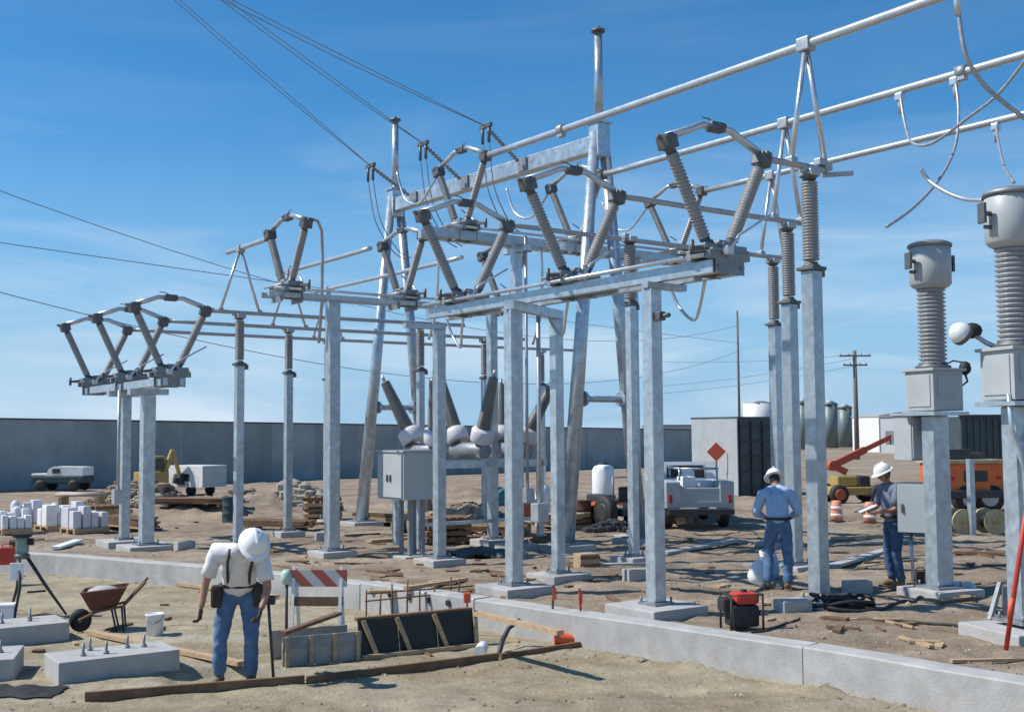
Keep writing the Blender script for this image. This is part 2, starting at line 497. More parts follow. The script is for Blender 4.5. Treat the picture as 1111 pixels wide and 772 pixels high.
def gz(x, y):
    d = (y - kerbY(x))*0.78
    t = smooth((d-0.07)/0.18)
    z = LOW*(1-t)
    near = abs(x) < 40 and -6 < y < 60
    if near:
        n = fbm(Vector((x*0.55, y*0.55, 3.1)), 3)*0.035 + fbm(Vector((x*2.3, y*2.3, 8.0)), 4)*0.022
        if d > 0: n = n*1.7 + 0.03*max(0, noise.noise(Vector((x*.35+y*.2, y*1.3-x*.5, 2)))) - .02*max(0, noise.noise(Vector((x*.8, y*.8, 20))))
        z += n * (1.0 if d < -0.6 or d > 0.8 else 0.35)
        if d < -0.2:   # loose spoil heaped against the wall
            z += 0.11*math.exp(-((d+0.25)/0.28)**2)*(0.6+fbm(Vector((x*1.7, 0, 0)), 3))*(1 if x > 0.9 else 0.3)
        if d < -.5:
            for dt in (1.35, 2.55):
                e2 = ((-d-dt-.18*math.sin(x*.5))/.16)**2
                if e2 < 6: z -= .030*math.exp(-e2)*(.6+.5*math.sin((x-y)*21)*.3)
        if y < 11.3:
            z += 0.02*smooth((11.3-y)/2)
        e = ((x-DIP.x)/.62)**2 + ((y-DIP.y)/.36)**2
        if e < 4: z -= .12*smooth((2.4-e)/1.2)
        for c, sx, sy, h in mounds:
            e = ((x-c.x)/sx)**2 + ((y-c.y)/sy)**2
            if e < 4: z += h*math.exp(-e*1.3)*(1+0.5*fbm(Vector((x*1.3, y*1.3, 1)), 4))
    return z
def axis(lo, hi, step, far, gr=1.25):
    a = []; x = lo
    while x <= hi+1e-6: a.append(x); x += step
    s_ = step; x = hi
    while x < far: s_ *= gr; x += s_; a.append(x)
    s_ = step; x = lo; pre = []
    while x > -far: s_ *= gr; x -= s_; pre.append(x)
    return pre[::-1] + a
xs = axis(-18, 16, 0.11, 5000); ys = axis(7.5, 33, 0.11, 5000)
gm = MB()
nx, ny = len(xs), len(ys)
gv = [(x, y, gz(x, y)) for y in ys for x in xs]
gf = [(j*nx+i, j*nx+i+1, (j+1)*nx+i+1, (j+1)*nx+i) for j in range(ny-1) for i in range(nx-1)]
me = bpy.data.meshes.new('ground'); me.from_pydata(gv, [], gf)
me.polygons.foreach_set('use_smooth', [True]*len(gf)); me.materials.append(M['ground']); me.materials.append(M['yard'])
me.polygons.foreach_set('material_index', [1 if ys[f[0]//nx] > kerbY(xs[f[0] % nx])+.1 else 0 for f in gf])
go = bpy.data.objects.new('ground', me); C.objects.link(go); tag(go, kind='structure')

# ------------------------------------------------------------------ low concrete retaining wall round the excavation
def wall_run(pts, thick, zb, zt):
    mb = MB(); n = len(pts); vs = []
    for i, p in enumerate(pts):
        d = (pts[min(i+1, n-1)] - pts[max(i-1, 0)]); d.z = 0; d.normalize()
        nrm = Vector((-d.y, d.x, 0))
        q = p + nrm*thick
        zt_ = zt + 0.004*math.sin(i*2.1)
        e = 0.018
        vs += [(p.x, p.y, zb), (p.x, p.y, zt_-e), (p.x+nrm.x*e, p.y+nrm.y*e, zt_), (q.x-nrm.x*e, q.y-nrm.y*e, zt_), (q.x, q.y, zt_-e), (q.x, q.y, zb)]
    fs = []
    for i in range(n-1):
        for j in range(5):
            fs.append((i*6+j, (i+1)*6+j, (i+1)*6+j+1, i*6+j+1))
    fs.append([0, 1, 2, 3, 4, 5]); fs.append([(n-1)*6+j for j in range(6)][::-1])
    mb.add(vs, fs)
    return mb
def dens(pts, m):
    o = []
    for i in range(len(pts)-1):
        for k in range(m): o.append(pts[i].lerp(pts[i+1], k/m))
    return o + [pts[-1]]
solo('retaining_wall', wall_run(dens(kerb[5:7], 3) + dens(kerb[6:8], 3)[1:], 0.34, LOW-0.3, KT), 'conc',
     'pale concrete retaining wall between the excavation and the standing steel posts', 'wall')
gapj = (kerb[8]-kerb[7]).normalized()*0.012
rw = [kerb[7]+gapj, kerb[8], kerb[9], kerb[9]+(kerb[9]-kerb[8])*1.5]
solo('retaining_wall', wall_run(dens(rw, 3), 0.34, LOW-0.3, KT+0.003), 'conc',
     'pale concrete retaining wall section at lower right with a scrap of white plastic on it', 'wall')
solo('retaining_wall', wall_run(dens(kerb[0:5], 3), 0.30, LOW-0.3, KT-0.01), 'conc',
     'long low concrete wall behind the wheelbarrow and the stooping worker', 'wall')
# beam with black inserts between the two runs
kb = MB(); a = kerb[4]+(kerb[5]-kerb[4])*0.01; b = kerb[5]-(kerb[5]-kerb[4])*0.01
kbt = thing('grade_beam', 'concrete grade beam with a row of black holes beside the formwork', 'beam', a.lerp(b, .5))
part('beam', wall_run(dens([a, b], 3), 0.34, LOW-0.3, KT+0.01), 'conc', kbt, True)
for k in range(5):
    q = a.lerp(b, 0.12+0.17*k); d = (b-a).normalized(); nrm = Vector((-d.y, d.x, 0))
    part('sleeve', MB().tube(q + nrm*0.03 + Vector((0, 0, -.10)), q - nrm*0.03 + Vector((0, 0, -.10)), 0.045, n=12), 'black', kbt, True)

# ------------------------------------------------------------------ footings, posts
def footing(p, sz, top, label, rz=YAW):
    mb = MB().box((p.x, p.y, top-0.31), (sz, sz, 0.62), rz, bev=0.02)
    return solo('concrete_footing', mb, 'conc', label, 'footing', 'concrete footings under the steel posts')

def insul(mb, a, b, r, n=13, core=0.62, seg=14, t1=0.07, t0=0.07):
    """shedded porcelain between two points"""
    a = Vector(a); b = Vector(b); Ln = (b-a).length
    prof = [(r*core*0.9, t0*Ln)]
    z0 = t0*Ln; z1 = (1-t1)*Ln; st = (z1-z0)/n
    for i in range(n):
        z = z0+st*i
        prof += [(r*core, z+st*.05), (r, z+st*.45), (r*.98, z+st*.6), (r*core, z+st*.92)]
    prof.append((r*core*0.9, z1))
    mb.lathe(prof, seg, a, b-a)
    return mb
def caps(par, a, b, r, t=0.07, world=False):
    a = Vector(a); b = Vector(b); d = b-a; Ln = d.length
    part('flange', MB().lathe([(r*1.05, 0), (r*1.05, Ln*t*.35), (r*.78, Ln*t*.5), (r*.78, Ln*t)], 14, a, d), 'cast', par, world)
    part('flange', MB().lathe([(r*.78, 0), (r*.78, Ln*t*.5), (r*1.05, Ln*t*.65), (r*1.05, Ln*t)], 14, a + d*(1-t), d), 'cast', par, world)

def steel_post(mb, p, top, wd, base):
    wd *= 0.76
    mb.box((p.x, p.y, (base+0.03+top)/2), (wd, wd, top-base-0.03), YAW, bev=0.018)
def base_plate(mb, p, wd, base):
    wd *= 0.8
    mb.box((p.x, p.y, base+0.017), (wd*1.7, wd*1.7, 0.03), YAW)
    for i in (-1, 1):
        for j in (-1, 1):
            q = p + U*i*wd*.68 + V*j*wd*.68
            mb.tube((q.x, q.y, base+.03), (q.x, q.y, base+.10), .016, n=6)

PAD = 0.12
# ------------------------------------------------------------------ disconnect switches (V type)
def make_switch(wd, rise, label, group, foot=0.20, arch=0.36, r=0.088, pmat='porc'):
    t = thing('disconnect_switch', label, 'disconnect switch', (0, 0, 0), 0, group)
    mb = MB()
    mb.box((0, 0.17, 0.05), (0.72, 0.08, 0.10)); mb.box((0, -0.17, 0.05), (0.72, 0.08, 0.10))
    mb.box((0, 0, 0.115), (0.66, 0.46, 0.035), bev=.008)
    mb.box((0, -.205, -.06), (.50, .012, .26)); mb.box((0, .205, -.06), (.50, .012, .26))
    for s in (-1, 1):
        mb.box((s*foot*1.30, 0, 0.16), (0.24, 0.30, 0.08), bev=.02)
        mb.tube((s*.2, -.24, -.1), (s*.2, -.20, -.1), .03, n=6)
    part('base_frame', mb, 'galv_dark', t)
    part('crank', MB().bar((-.40, -.10, .13), (-.62, -.16, .10), .07, .05).tube((-.62, -.16, .02), (-.62, -.16, .20), .03, n=8), 'cast', t)
    part('gear_box', MB().box((0, 0, .20), (.16, .20, .14), bev=.03).tube((0, -.14, .2), (0, .14, .2), .045, n=10), 'galv_dark', t)
    z0 = 0.20
    for s in (-1, 1):
        a = Vector((s*foot, 0, z0)); b = Vector((s*wd/2, 0, z0+rise))
        d = (b-a).normalized()
        bm_ = MB().lathe([(0.14, 0), (0.14, 0.05), (0.10, 0.07), (0.10, 0.13)], 12, a - d*0.11, d)
        part('bearing', bm_, 'cast', t)
        ins = part('insulator', insul(MB(), a, b, r, 24, .78), pmat, t)
        caps(ins, a, b, r)
        h = MB().box(b + d*0.05, (0.21, 0.19, 0.17), M_=Matrix.Rotation(s*0.3, 3, 'Y'), bev=.02)
        h.box(b + d*0.13, (0.12, 0.22, 0.07), M_=Matrix.Rotation(s*0.3, 3, 'Y'), bev=.02)
        h.tube(b + d*.08, b + d*.08 + Vector((s*.17, 0, .03)), .03, n=8)
        part('terminal', h, 'cast', t)
        apex = Vector((s*0.06, 0, z0+rise+arch))
        k = b + d*0.12
        m1 = k.lerp(apex, 0.55) + Vector((0, 0, 0.035)); m2 = apex + Vector((s*0.20, 0, .0))
        part('blade', MB().sweep([k, m1, m2, apex], [.052, .050, .048, .044], 10), 'alu', t)
    c = MB().box((0, 0, z0+rise+arch), (0.26, 0.14, 0.13), bev=.03)
    c.box((0.06, 0, z0+rise+arch+.02), (0.14, 0.17, 0.05), bev=.02)
    c.sweep([(0.02, 0, z0+rise+arch+.04), (-.10, .02, z0+rise+arch+.10), (-.22, .03, z0+rise+arch+.11)], .010, 6)
    part('contact', c, 'cast', t)
    lk = MB().tube((-.42, .28, .12), (.42, .28, .12), .022, n=8)
    lk.tube((-.30, .28, .12), (-.30, 0, .14), .018, n=6); lk.tube((.30, .28, .12), (.30, 0, .14), .018, n=6)
    part('linkage', lk, 'alu_dull', t)
    gb = MB().sweep([(-.10, -.30, .10), (.05, -.32, .30), (.62, -.34, .62)], [.022, .02, .014], 8).box((-.10, -.27, .10), (.12, .10, .12), bev=.02)
    part('earthing_blade', gb, 'alu', t)
    return t

S_ = 2.93; WD = 1.66; ZB = 5.92; ZH = 7.72; PO = 0.97
BT = 4.52
GM = 'disconnect switches on the main beam'
sw = make_switch(WD, ZB-BT-0.22, 'nearest and largest V-shaped disconnect switch, at the right end of the main beam', GM)
sw.location = W(0, -WD/2, BT); sw.rotation_euler.z = YAW
dup(sw, W(S_, -WD/2, BT), YAW, 'middle V-shaped disconnect switch on the main beam, above the pair of posts')
dup(sw, W(2*S_, -WD/2, BT), YAW, 'V-shaped disconnect switch at the far left end of the main beam')

# supporting frame
vm = -WD/2
mf = thing('switch_support', 'galvanised steel frame of double beam and posts under the three main switches', 'steel frame', W(3.2, vm, PAD))
for s in (-1, 1):
    part('beam', MB().box(W(3.3, vm+s*0.20, BT-0.09), (0.11, 6.9, 0.18), YAW, bev=.012), 'galv', mf, True)
for u in (.55, 2.3, 3.4, 5.2, 6.6): part('cross_tie', MB().box(W(u, vm, BT-0.075), (0.29, 0.10, 0.10), YAW), 'galv', mf, True)
pm = {'a': G(712, 655, PAD), 'b': G(558, 634, PAD), 'c': G(606, 621, PAD), 'd': G(477, 605, PAD)}
for key, wd in (('a', .25), ('b', .26), ('c', .22), ('d', .24)):
    p = pm[key]
    mb = MB(); steel_post(mb, p, BT-(0.275 if key in 'ad' else .325), wd, PAD)
    po = part('post', mb, 'galv', mf, True)
    mb = MB(); base_plate(mb, p, wd, PAD); part('base_plate', mb, 'galv_dark', po, True)
def vcoord(p): return (p-O).dot(V)
def ucoord(p): return (p-O).dot(U)
for key in ('a', 'd'):
    p = pm[key]; vp = vcoord(p)
    v0 = min(vm-.28, vp-.12); v1 = max(vm+.28, vp+.12)
    part('cross_arm', MB().box(W(ucoord(p), (v0+v1)/2, BT-0.23), (v1-v0, 0.12, 0.09), YAW, bev=.01), 'galv', mf, True)
ub = (ucoord(pm['b'])+ucoord(pm['c']))/2
ba_ = pm['b'].copy(); bc_ = pm['c'].copy(); ba_.z = bc_.z = BT-.255
dd_ = (bc_-ba_).normalized()*.12
part('cross_arm', MB().bar(ba_-dd_, bc_+dd_, .16, .14), 'galv', mf, True)
op = MB(); q = W(ub+.3, vm+.35)
op.tube(q+Vector((0, 0, .9)), q+Vector((0, 0, BT-.2)), .035, n=8)
op.box(q+Vector((0, 0, 1.1)), (.22, .2, .3), YAW, bev=.02)
part('drive_pipe', MB().tube(W(-.1, vm-.33, BT+.05), W(6.7, vm-.33, BT+.05), .03, n=8), 'alu', mf, True)
part('operating_rod', op, 'alu_dull', mf, True)
sm = MB()
pa = pm['a']
sm.box(pa + U*-.16 + Vector((0, 0, 3.85-.1)), (.12, .1, .12), YAW, bev=.02)
sm.tube(pa + Vector((.05, 0, 3.75)), pa - U*.33 + Vector((0, 0, 3.75)), .03, n=8)
part('bracket', sm, 'cast', mf, True)
footing(pm['a'], 0.95, PAD, 'broad concrete footing set into the retaining wall under the thickest middle post')
footing(pm['b'], 0.85, PAD, 'concrete footing beside the grade beam under the post nearest the formwork')
footing(pm['c'], 0.75, PAD, 'concrete footing under the slimmer post just behind the formwork post')
footing(pm['d'], 0.70, PAD, 'concrete footing under the post beside the grey breaker cabinet')

# ------------------------------------------------------------------ buses
def bus_thing(label, a, b, r, drops=(), clamps=(), m='alu', name='bus_tube', cat='bus tube', group=None):
    t = thing(name, label, cat, (a+b)/2, 0, group)
    n = 12
    sag = (b-a).length*0.0015
    pts = [a.lerp(b, i/n) + Vector((0, 0, -sag*4*(i/n)*(1-i/n))) for i in range(n+1)]
    part('tube', MB().sweep(pts, r, 14), m, t, True)
    for c, d1, d2 in drops:
        part('leg', MB().tube(c, d1, r*.62, n=10), m, t, True)
        part('leg', MB().tube(c, d2, r*.62, n=10), m, t, True)
        cl = MB().box(c + Vector((0, 0, -r*.4)), (r*3, r*3.4, r*3), YAW, bev=.02)
        part('clamp', cl, 'alu_dull', t, True)
        for d in (d1, d2): part('clamp', MB().box(d, (r*2.2, r*2.2, r*1.6), YAW, bev=.02), 'alu_dull', t, True)
    for c in clamps:
        cl = MB().tube(c - U*.08, c + U*.08, r*1.45, n=12)
        cl.box(c + Vector((0, 0, -r*1.6)), (r*1.6, r*2, r*1.2), YAW)
        part('clamp', cl, 'alu_dull', t, True)
    return t
names3 = ['nearest', 'middle', 'farthest']
GB = 'lower bus tubes from the main switches'
R_ = 0.058
for i in range(3):
    u = i*S_; vp = PO+i*S_
    bus_thing(['short lower bus tube from the nearest main switch to the tallest insulator post', 'lower bus tube running right from the middle main switch',
               'longest lower bus tube running right from the far main switch'][i],
              W(u, 0.06, ZB+.06), W(u, vp+.35, ZB+.06), R_*.8, group=GB, m='alu_dull')
GH = 'high parallel bus tubes slanting across the top'
ends = [(-6.0, 7.9), (-6.5, 7.9), (-7.0, 7.9)]
cl_u = [[5.5], [-0.5, -2.1], [-0.5, -3.6]]
for i in range(3):
    u = i*S_; vp = PO+i*S_
    c = W(u, vp, ZH)
    bus_thing(['uppermost thick silver bus tube, cut off by the top edge', 'middle silver bus tube of the three slanting ones, with two hanging clamps',
               'lowest of the three slanting silver bus tubes, reaching the right edge'][i],
              W(ends[i][0], vp, ZH), W(ends[i][1], vp, ZH), R_*1.08,
              drops=[(c, W(u, vp-.36, ZB+.10), W(u, vp+.36, ZB+.10))], clamps=[W(x, vp, ZH) for x in cl_u[i]], group=GH)

# posts with insulators under the lower buses
def insulator_post(p, z_top, ilen, wd, label, group, base=PAD, r=.12, ped=True):
    t = thing('insulator_post', label, 'insulator post', Vector((p.x, p.y, base)), 0, group)
    zi = z_top - ilen
    mb = MB(); steel_post(mb, p, zi-.05, wd, base)
    part('post', mb, 'galv', t, True)
    mb = MB(); base_plate(mb, p, wd, base); part('base_plate', mb, 'galv_dark', t, True)
    a = Vector((p.x, p.y, zi)); b = Vector((p.x, p.y, z_top-.06))
    wd *= .8
    cp = MB().box((p.x, p.y, zi-.025), (wd*1.35, wd*1.35, .05), YAW, bev=.01)
    cp.box(a + V*wd*.75 + Vector((0, 0, -.08)), (.08, .14, .10), YAW, bev=.01)
    part('cap_plate', cp, 'cast', t, True)
    ins = part('insulator', insul(MB(), a, b, r, 26, .82), 'porc', t, True)
    caps(ins, a, b, r, .05, True)
    part('terminal', MB().box((p.x, p.y, z_top-.03), (.18, .26, .10), YAW, bev=.02).box(Vector((p.x, p.y, z_top+.02))-V*.1, (.12, .10, .10), YAW, bev=.02), 'alu_dull', t, True)
    return t
GP = 'insulator posts in a diagonal row at right'
for i, (lab, wd) in enumerate([('tallest insulator post, right of the worker in light blue', .27), ('insulator post directly behind the worker in light blue', .27),
                               ('farthest insulator post of the diagonal row at right', .26)]):
    p = W(i*S_, PO+i*S_)
    insulator_post(p, ZB, 1.33, wd, lab, GP, .10)
    footing(p, .72, .10, ['concrete footing under the tallest insulator post, beside a black hose heap', 'concrete footing behind the feet of the worker in light blue',
                          'concrete footing under the farthest insulator post at right'][i])
p = G(688, 603, PAD)
insulator_post(p, ZB, 1.2, .20, 'slim insulator post just left of the thickest middle post', 'insulator posts in a diagonal row at right')
footing(p, .62, PAD, 'concrete footing of the slim insulator post left of the thickest post')

# ------------------------------------------------------------------ high switch rows, turned a quarter
GS = 'raised disconnect switches behind the main beam'
us = 7.92 + WD/2
zsb = ZH - 1.36
sh = make_switch(WD, ZH-zsb-0.24, 'raised disconnect switch joined to the end of the uppermost bus tube', GS, arch=.34, r=.078)
sh.location = W(us, PO, zsb); sh.rotation_euler.z = YAW + PI/2
dup(sh, W(us, PO+S_, zsb), YAW+PI/2, 'raised disconnect switch behind the middle main switch, before the dead-end mast')
dup(sh, W(us, PO+2*S_, zsb), YAW+PI/2, 'raised disconnect switch showing through the nearest main switch')
hf = thing('switch_support', 'raised steel frame carrying the high switches behind the main beam', 'steel frame', W(us, 3.9, PAD))
for s in (-1, 1):
    part('beam', MB().box(W(us+s*.18, 3.9, zsb-.09), (7.6, .12, .18), YAW, bev=.01), 'galv', hf, True)
for x_, wd in ((1.34, .24), (4.52, .24)):
    p = W(us, PO+x_)
    mb = MB(); steel_post(mb, p, zsb-.30, wd, PAD)
    po = part('post', mb, 'galv', hf, True)
    mb = MB(); base_plate(mb, p, wd, PAD); part('base_plate', mb, 'galv_dark', po, True)
    part('cross_arm', MB().box(W(us, PO+x_, zsb-.24), (.16, .8, .12), YAW), 'galv', hf, True)
    footing(p, .7, PAD, 'concrete footing of the raised switch frame, half hidden by the ' + ('formwork post' if x_ < 2 else 'slim insulator post'), YAW)
part('drive_pipe', MB().tube(W(us-.33, .4, zsb+.05), W(us-.33, 7.4, zsb+.05), .028, n=8), 'alu', hf, True)
part('control_pipe', MB().tube(W(us-.33, PO+1.34, .9), W(us-.33, PO+1.34, zsb), .032, n=8).box(W(us-.33, PO+1.34, 1.1), (.2, .2, .3), YAW, bev=.02), 'alu_dull', hf, True)
# short tubes from the far tops of those switches to the dead-end drops are in the conductor section

# ------------------------------------------------------------------ low switch group at left
UL, VL, ZL, WL, SL = 12.19, -3.02, 4.83, 1.39, 2.54
ZLB = 3.50
GL = 'low disconnect switches at left'
sl = make_switch(WL, ZL-ZLB-0.22, 'right-hand disconnect switch of the low group at far left', GL, foot=.17, arch=.28, r=.082)
sl.location = W(UL, VL-WL/2, ZLB); sl.rotation_euler.z = YAW
dup(sl, W(UL+SL, VL-WL/2, ZLB), YAW, 'middle disconnect switch of the low group at far left')
dup(sl, W(UL+2*SL, VL-WL/2, ZLB), YAW, 'leftmost disconnect switch in the picture, on the low beam')
vl_ = VL-WL/2
lf = thing('switch_support', 'low steel frame on two posts under the leftmost switches', 'steel frame', W(UL+2.5, vl_, PAD))
for s in (-1, 1):
    part('beam', MB().box(W(UL+2.5, vl_+s*.17, ZLB-.09), (.10, 5.5, .16), YAW, bev=.01), 'galv', lf, True)
for px, py, wd, lab in ((165, 590, .34, 'concrete footing under the thick left post behind the wheelbarrow'), (117, 586, .25, 'concrete footing under the leftmost steel post')):
    p = G(px, py, PAD); p = W(ucoord(p), vl_); p.z = 0
    mb = MB(); steel_post(mb, p, ZLB-.30, wd, PAD)
    po = part('post', mb, 'galv', lf, True)
    mb = MB(); base_plate(mb, p, wd, PAD); part('base_plate', mb, 'galv_dark', po, True)
    part('cross_arm', MB().box(p + Vector((0, 0, ZLB-.24)), (.8, .2, .12), YAW), 'galv', lf, True)
    footing(p, .95, PAD, lab)
q = G(127, 590, PAD)
part('operating_rod', MB().tube((q.x, q.y, 1.0), (q.x, q.y, ZLB-.2), .035, n=8).box((q.x, q.y, 1.1), (.2, .2, .3), YAW), 'alu_dull', lf, True)

GLB = 'long low bus tubes behind the left posts'
GLP = 'insulator posts under the long low bus tubes'
t1 = [0.76, 3.02, 5.30]; t2 = [5.1, 8.6, 12.4]
for i in range(3):
    u = UL+i*SL
    bus_thing(['top line of the three long low bus tubes at left', 'middle line of the three long low bus tubes', 'bottom line of the three long low bus tubes'][i],
              W(u, VL+.05, ZL+.05), W(u, VL+t2[i]+1.2+.2*i, ZL+.05), .042, group=GLB, m='alu_dull')
    p = W(u, VL+t1[i])
    insulator_post(p, ZL, 1.0, .22, ['left insulator post behind the head of the stooping worker', 'slender insulator post right of the stooping worker', 'thin insulator post half hidden by the tall left post'][i], GLP, PAD, .10)
    footing(p, .62, PAD, ['concrete footing of the insulator post behind the stooping worker', 'concrete footing of the slender insulator post right of the stooping worker', 'concrete footing of the thin post half hidden by the tall left post'][i])
    p = W(u, VL+t2[i])
    insulator_post(p, ZL, 1.0, .20, ['insulator post rising behind the breaker bushings', 'insulator post seen just left of the formwork post', 'insulator post seen between the two middle posts'][i], GLP, PAD, .10)

# left raised switch row
c1 = Vector((-4.29, 21.87, 0)); zq = 5.05; ZQ = 6.25
GQ = 'raised disconnect switches at left of centre'
sq = make_switch(1.57, ZQ-zq-.22, 'raised disconnect switch on top of the tall left post', GQ, arch=.28, r=.078)
sq.location = c1 + Vector((0, 0, zq)); sq.rotation_euler.z = YAW+PI/2
dup(sq, c1+V*SL+Vector((0, 0, zq)), YAW+PI/2, 'raised disconnect switch beside the left dead-end leg')
dup(sq, c1+V*2*SL+Vector((0, 0, zq)), YAW+PI/2, 'raised disconnect switch buried behind the far main switch')
qf = thing('switch_support', 'steel frame on the tall left post carrying raised switches', 'steel frame', c1+V*2.2)
for s in (-1, 1):
    part('beam', MB().box(c1+V*2.54+U*s*.17+Vector((0, 0, zq-.05)), (6.0, .08, .10), YAW, bev=.01), 'galv', qf, True)
for d, wd in ((.97, .30), (4.75, .24)):
    p = c1+V*d
    mb = MB(); steel_post(mb, p, zq-.10, wd, PAD)
    po = part('post', mb, 'galv', qf, True)
    mb = MB(); base_plate(mb, p, wd, PAD); part('base_plate', mb, 'galv_dark', po, True)
    footing(p, .72, PAD, 'concrete footing under the tall left post' if d < 2 else 'concrete footing hidden behind the breaker at centre')
GT = 'upper bus tubes at left'
for i in range(3):
    ap = W(UL+i*SL, VL+t1[i], ZQ-.03)
    far = ap + U*0.7
    nearp = c1 + V*i*SL + U*.80; nearp.z = ZQ
    dd = (nearp-ap); k = dd.dot(U)
    bus_thing(['leftmost upper bus tube standing on an inverted V over the low tubes', 'second upper bus tube at left, ending behind the tall left post', 'third upper bus tube at left, meeting the dead-end leg'][i],
              far, ap + U*k, .05, drops=[(ap, W(UL+i*SL, VL+t1[i]-.42, ZL+.08), W(UL+i*SL, VL+t1[i]+.42, ZL+.08))], group=GT)
part('drive_pipe', MB().tube(c1+V*-.4-U*.33+Vector((0, 0, zq+.05)), c1+V*5.5-U*.33+Vector((0, 0, zq+.05)), .026, n=8), 'alu', qf, True)
for i, lab in ((1, 'jumper cable hanging from the raised switch beside the left dead-end leg'), (2, 'jumper cable hanging from the raised switch behind the far main switch')):
    q = c1+V*i*SL-U*.82; q.z = ZQ+.05
    pts = [q, q-U*.28+Vector((0, 0, .06)), q-U*.50+Vector((0, 0, -.15)), q-U*.55+Vector((0, 0, -.8)), q-U*.45+Vector((0, 0, -1.6)), q-U*.2+Vector((0, 0, -2.1))]
    solo('jumper', MB().sweep(crv(pts), .028, 8), 'alu', lab, 'jumper cable')
for i, lab in ((0, 'curved jumper from the far top of the first raised switch up to the crossbeam'), (1, 'curved jumper from the far top of the middle raised switch up to the crossbeam'), (2, 'curved jumper from the far top of the right raised switch')):
    q = W(us+WD/2, PO+i*S_, ZH+.05)
    pts = [q, q+U*.3+Vector((0, 0, -.25)), q+U*.8+Vector((0, 0, -.55)), q+U*1.4+Vector((0, 0, -.35)), q+U*1.75+Vector((0, 0, .3))]
    solo('jumper', MB().sweep(crv(pts), .026, 8), 'alu', lab, 'jumper cable')
for i, lab in ((0, 'bright curved jumper under the nearest main switch'), (1, 'bright curved jumper under the middle main switch'), (2, 'bright curved jumper under the far main switch')):
    q = W(i*S_+.5, -WD/2+.3, BT-.02)
    pts = [q, q+U*.1+Vector((0, 0, -.35)), q+U*.45+V*.2+Vector((0, 0, -.62)), q+U*.85+V*.3+Vector((0, 0, -.40)), q+U*1.0+V*.25+Vector((0, 0, -.05))]
    solo('jumper', MB().sweep(crv(pts), .022, 8), 'alu', lab, 'jumper cable')
# vertical jumper above the tall left post
solo('jumper', MB().sweep([P(339, 238, 21.2), P(345, 240, 21.6), P(349, 250, 22), P(350, 280, 22.2), P(349, 330, 22.3), P(346, 372, 22.4)], .03, 8), 'alu_dull', 'vertical jumper cable hanging beside the tall left post', 'jumper cable')

# ------------------------------------------------------------------ dead-end structure
A0 = Vector((1.88, 24.0, 0)); A1 = Vector((-3.1, 30.5, 0))
de = thing('dead_end_structure', 'tall dead-end frame of leaning legs, heavy crossbeam and two masts behind the switches', 'steel frame', A0.lerp(A1, .5))
dax = (A1-A0).normalized()
perp = Vector((dax.y, -dax.x, 0))
if perp.x < 0: perp = -perp
ZD = 8.45
for a, ztop in ((A0, 10.85), (A1, 10.75)):
    for s in (-1, 1):
        ft = a + perp*s*1.02
        lg = part('leg', MB().tube(ft+Vector((0, 0, .12)), a+perp*s*.12+Vector((0, 0, ZD+.2)), .165, .115, 12), 'galv', de, True)
        part('base_plate', MB().box(ft+Vector((0, 0, .135)), (.55, .55, .03), YAW), 'galv_dark', lg, True)
        footing(ft, .85, .12, ('concrete footing of the ' + ('near' if s < 0 else 'far') + ' leg of the right dead-end frame, behind the middle posts' if a is A0 else 'concrete footing of the ' + ('near' if s < 0 else 'far') + ' leg of the left dead-end frame, by the breaker cabinet'))
    zb_ = 3.05
    off = .12 + .90*(1-(zb_-.12)/(ZD+.08))
    br = MB().tube(a-perp*off+Vector((0, 0, zb_)), a+perp*off+Vector((0, 0, zb_)), .07, n=10)
    for s in (-1, 1): br.tube(a+perp*s*(off-.22)+Vector((0, 0, zb_)), a+perp*s*(off-.16)+Vector((0, 0, zb_)), .16, n=12)
    part('cross_brace', br, 'galv', de, True)
    hd = MB().box(a+Vector((0, 0, ZD+.05)), (.34, .32, .72), YAW, bev=.02)
    hd.box(a+Vector((0, 0, ZD+.43)), (.42, .40, .04), YAW)
    part('head', hd, 'galv', de, True)
    ms = part('mast', MB().tube(a+Vector((0, 0, ZD+.4)), a+Vector((0, 0, ztop)), .10, .085, 12), 'galv', de, True)
    part('mast_cap', MB().tube(a+Vector((0, 0, ztop)), a+Vector((0, 0, ztop+.05)), .15, n=12).tube(a+Vector((0, 0, ztop+.05)), a+Vector((0, 0, ztop+.14)), .03, n=6), 'cast', ms, True)
bm_ = MB().box(A0.lerp(A1, .5)+Vector((0, 0, ZD)), (.26, (A1-A0).length-.36, .36), math.atan2(dax.y, dax.x)-PI/2, bev=.03)
part('crossbeam', bm_, 'galv', de, True)
for k in (.30, .58, .86):
    q = A0.lerp(A1, k)+Vector((0, 0, ZD)); part('pull_plate', MB().box(q-perp*.15, (.05, .3, .30), YAW), 'galv_dark', de, True)

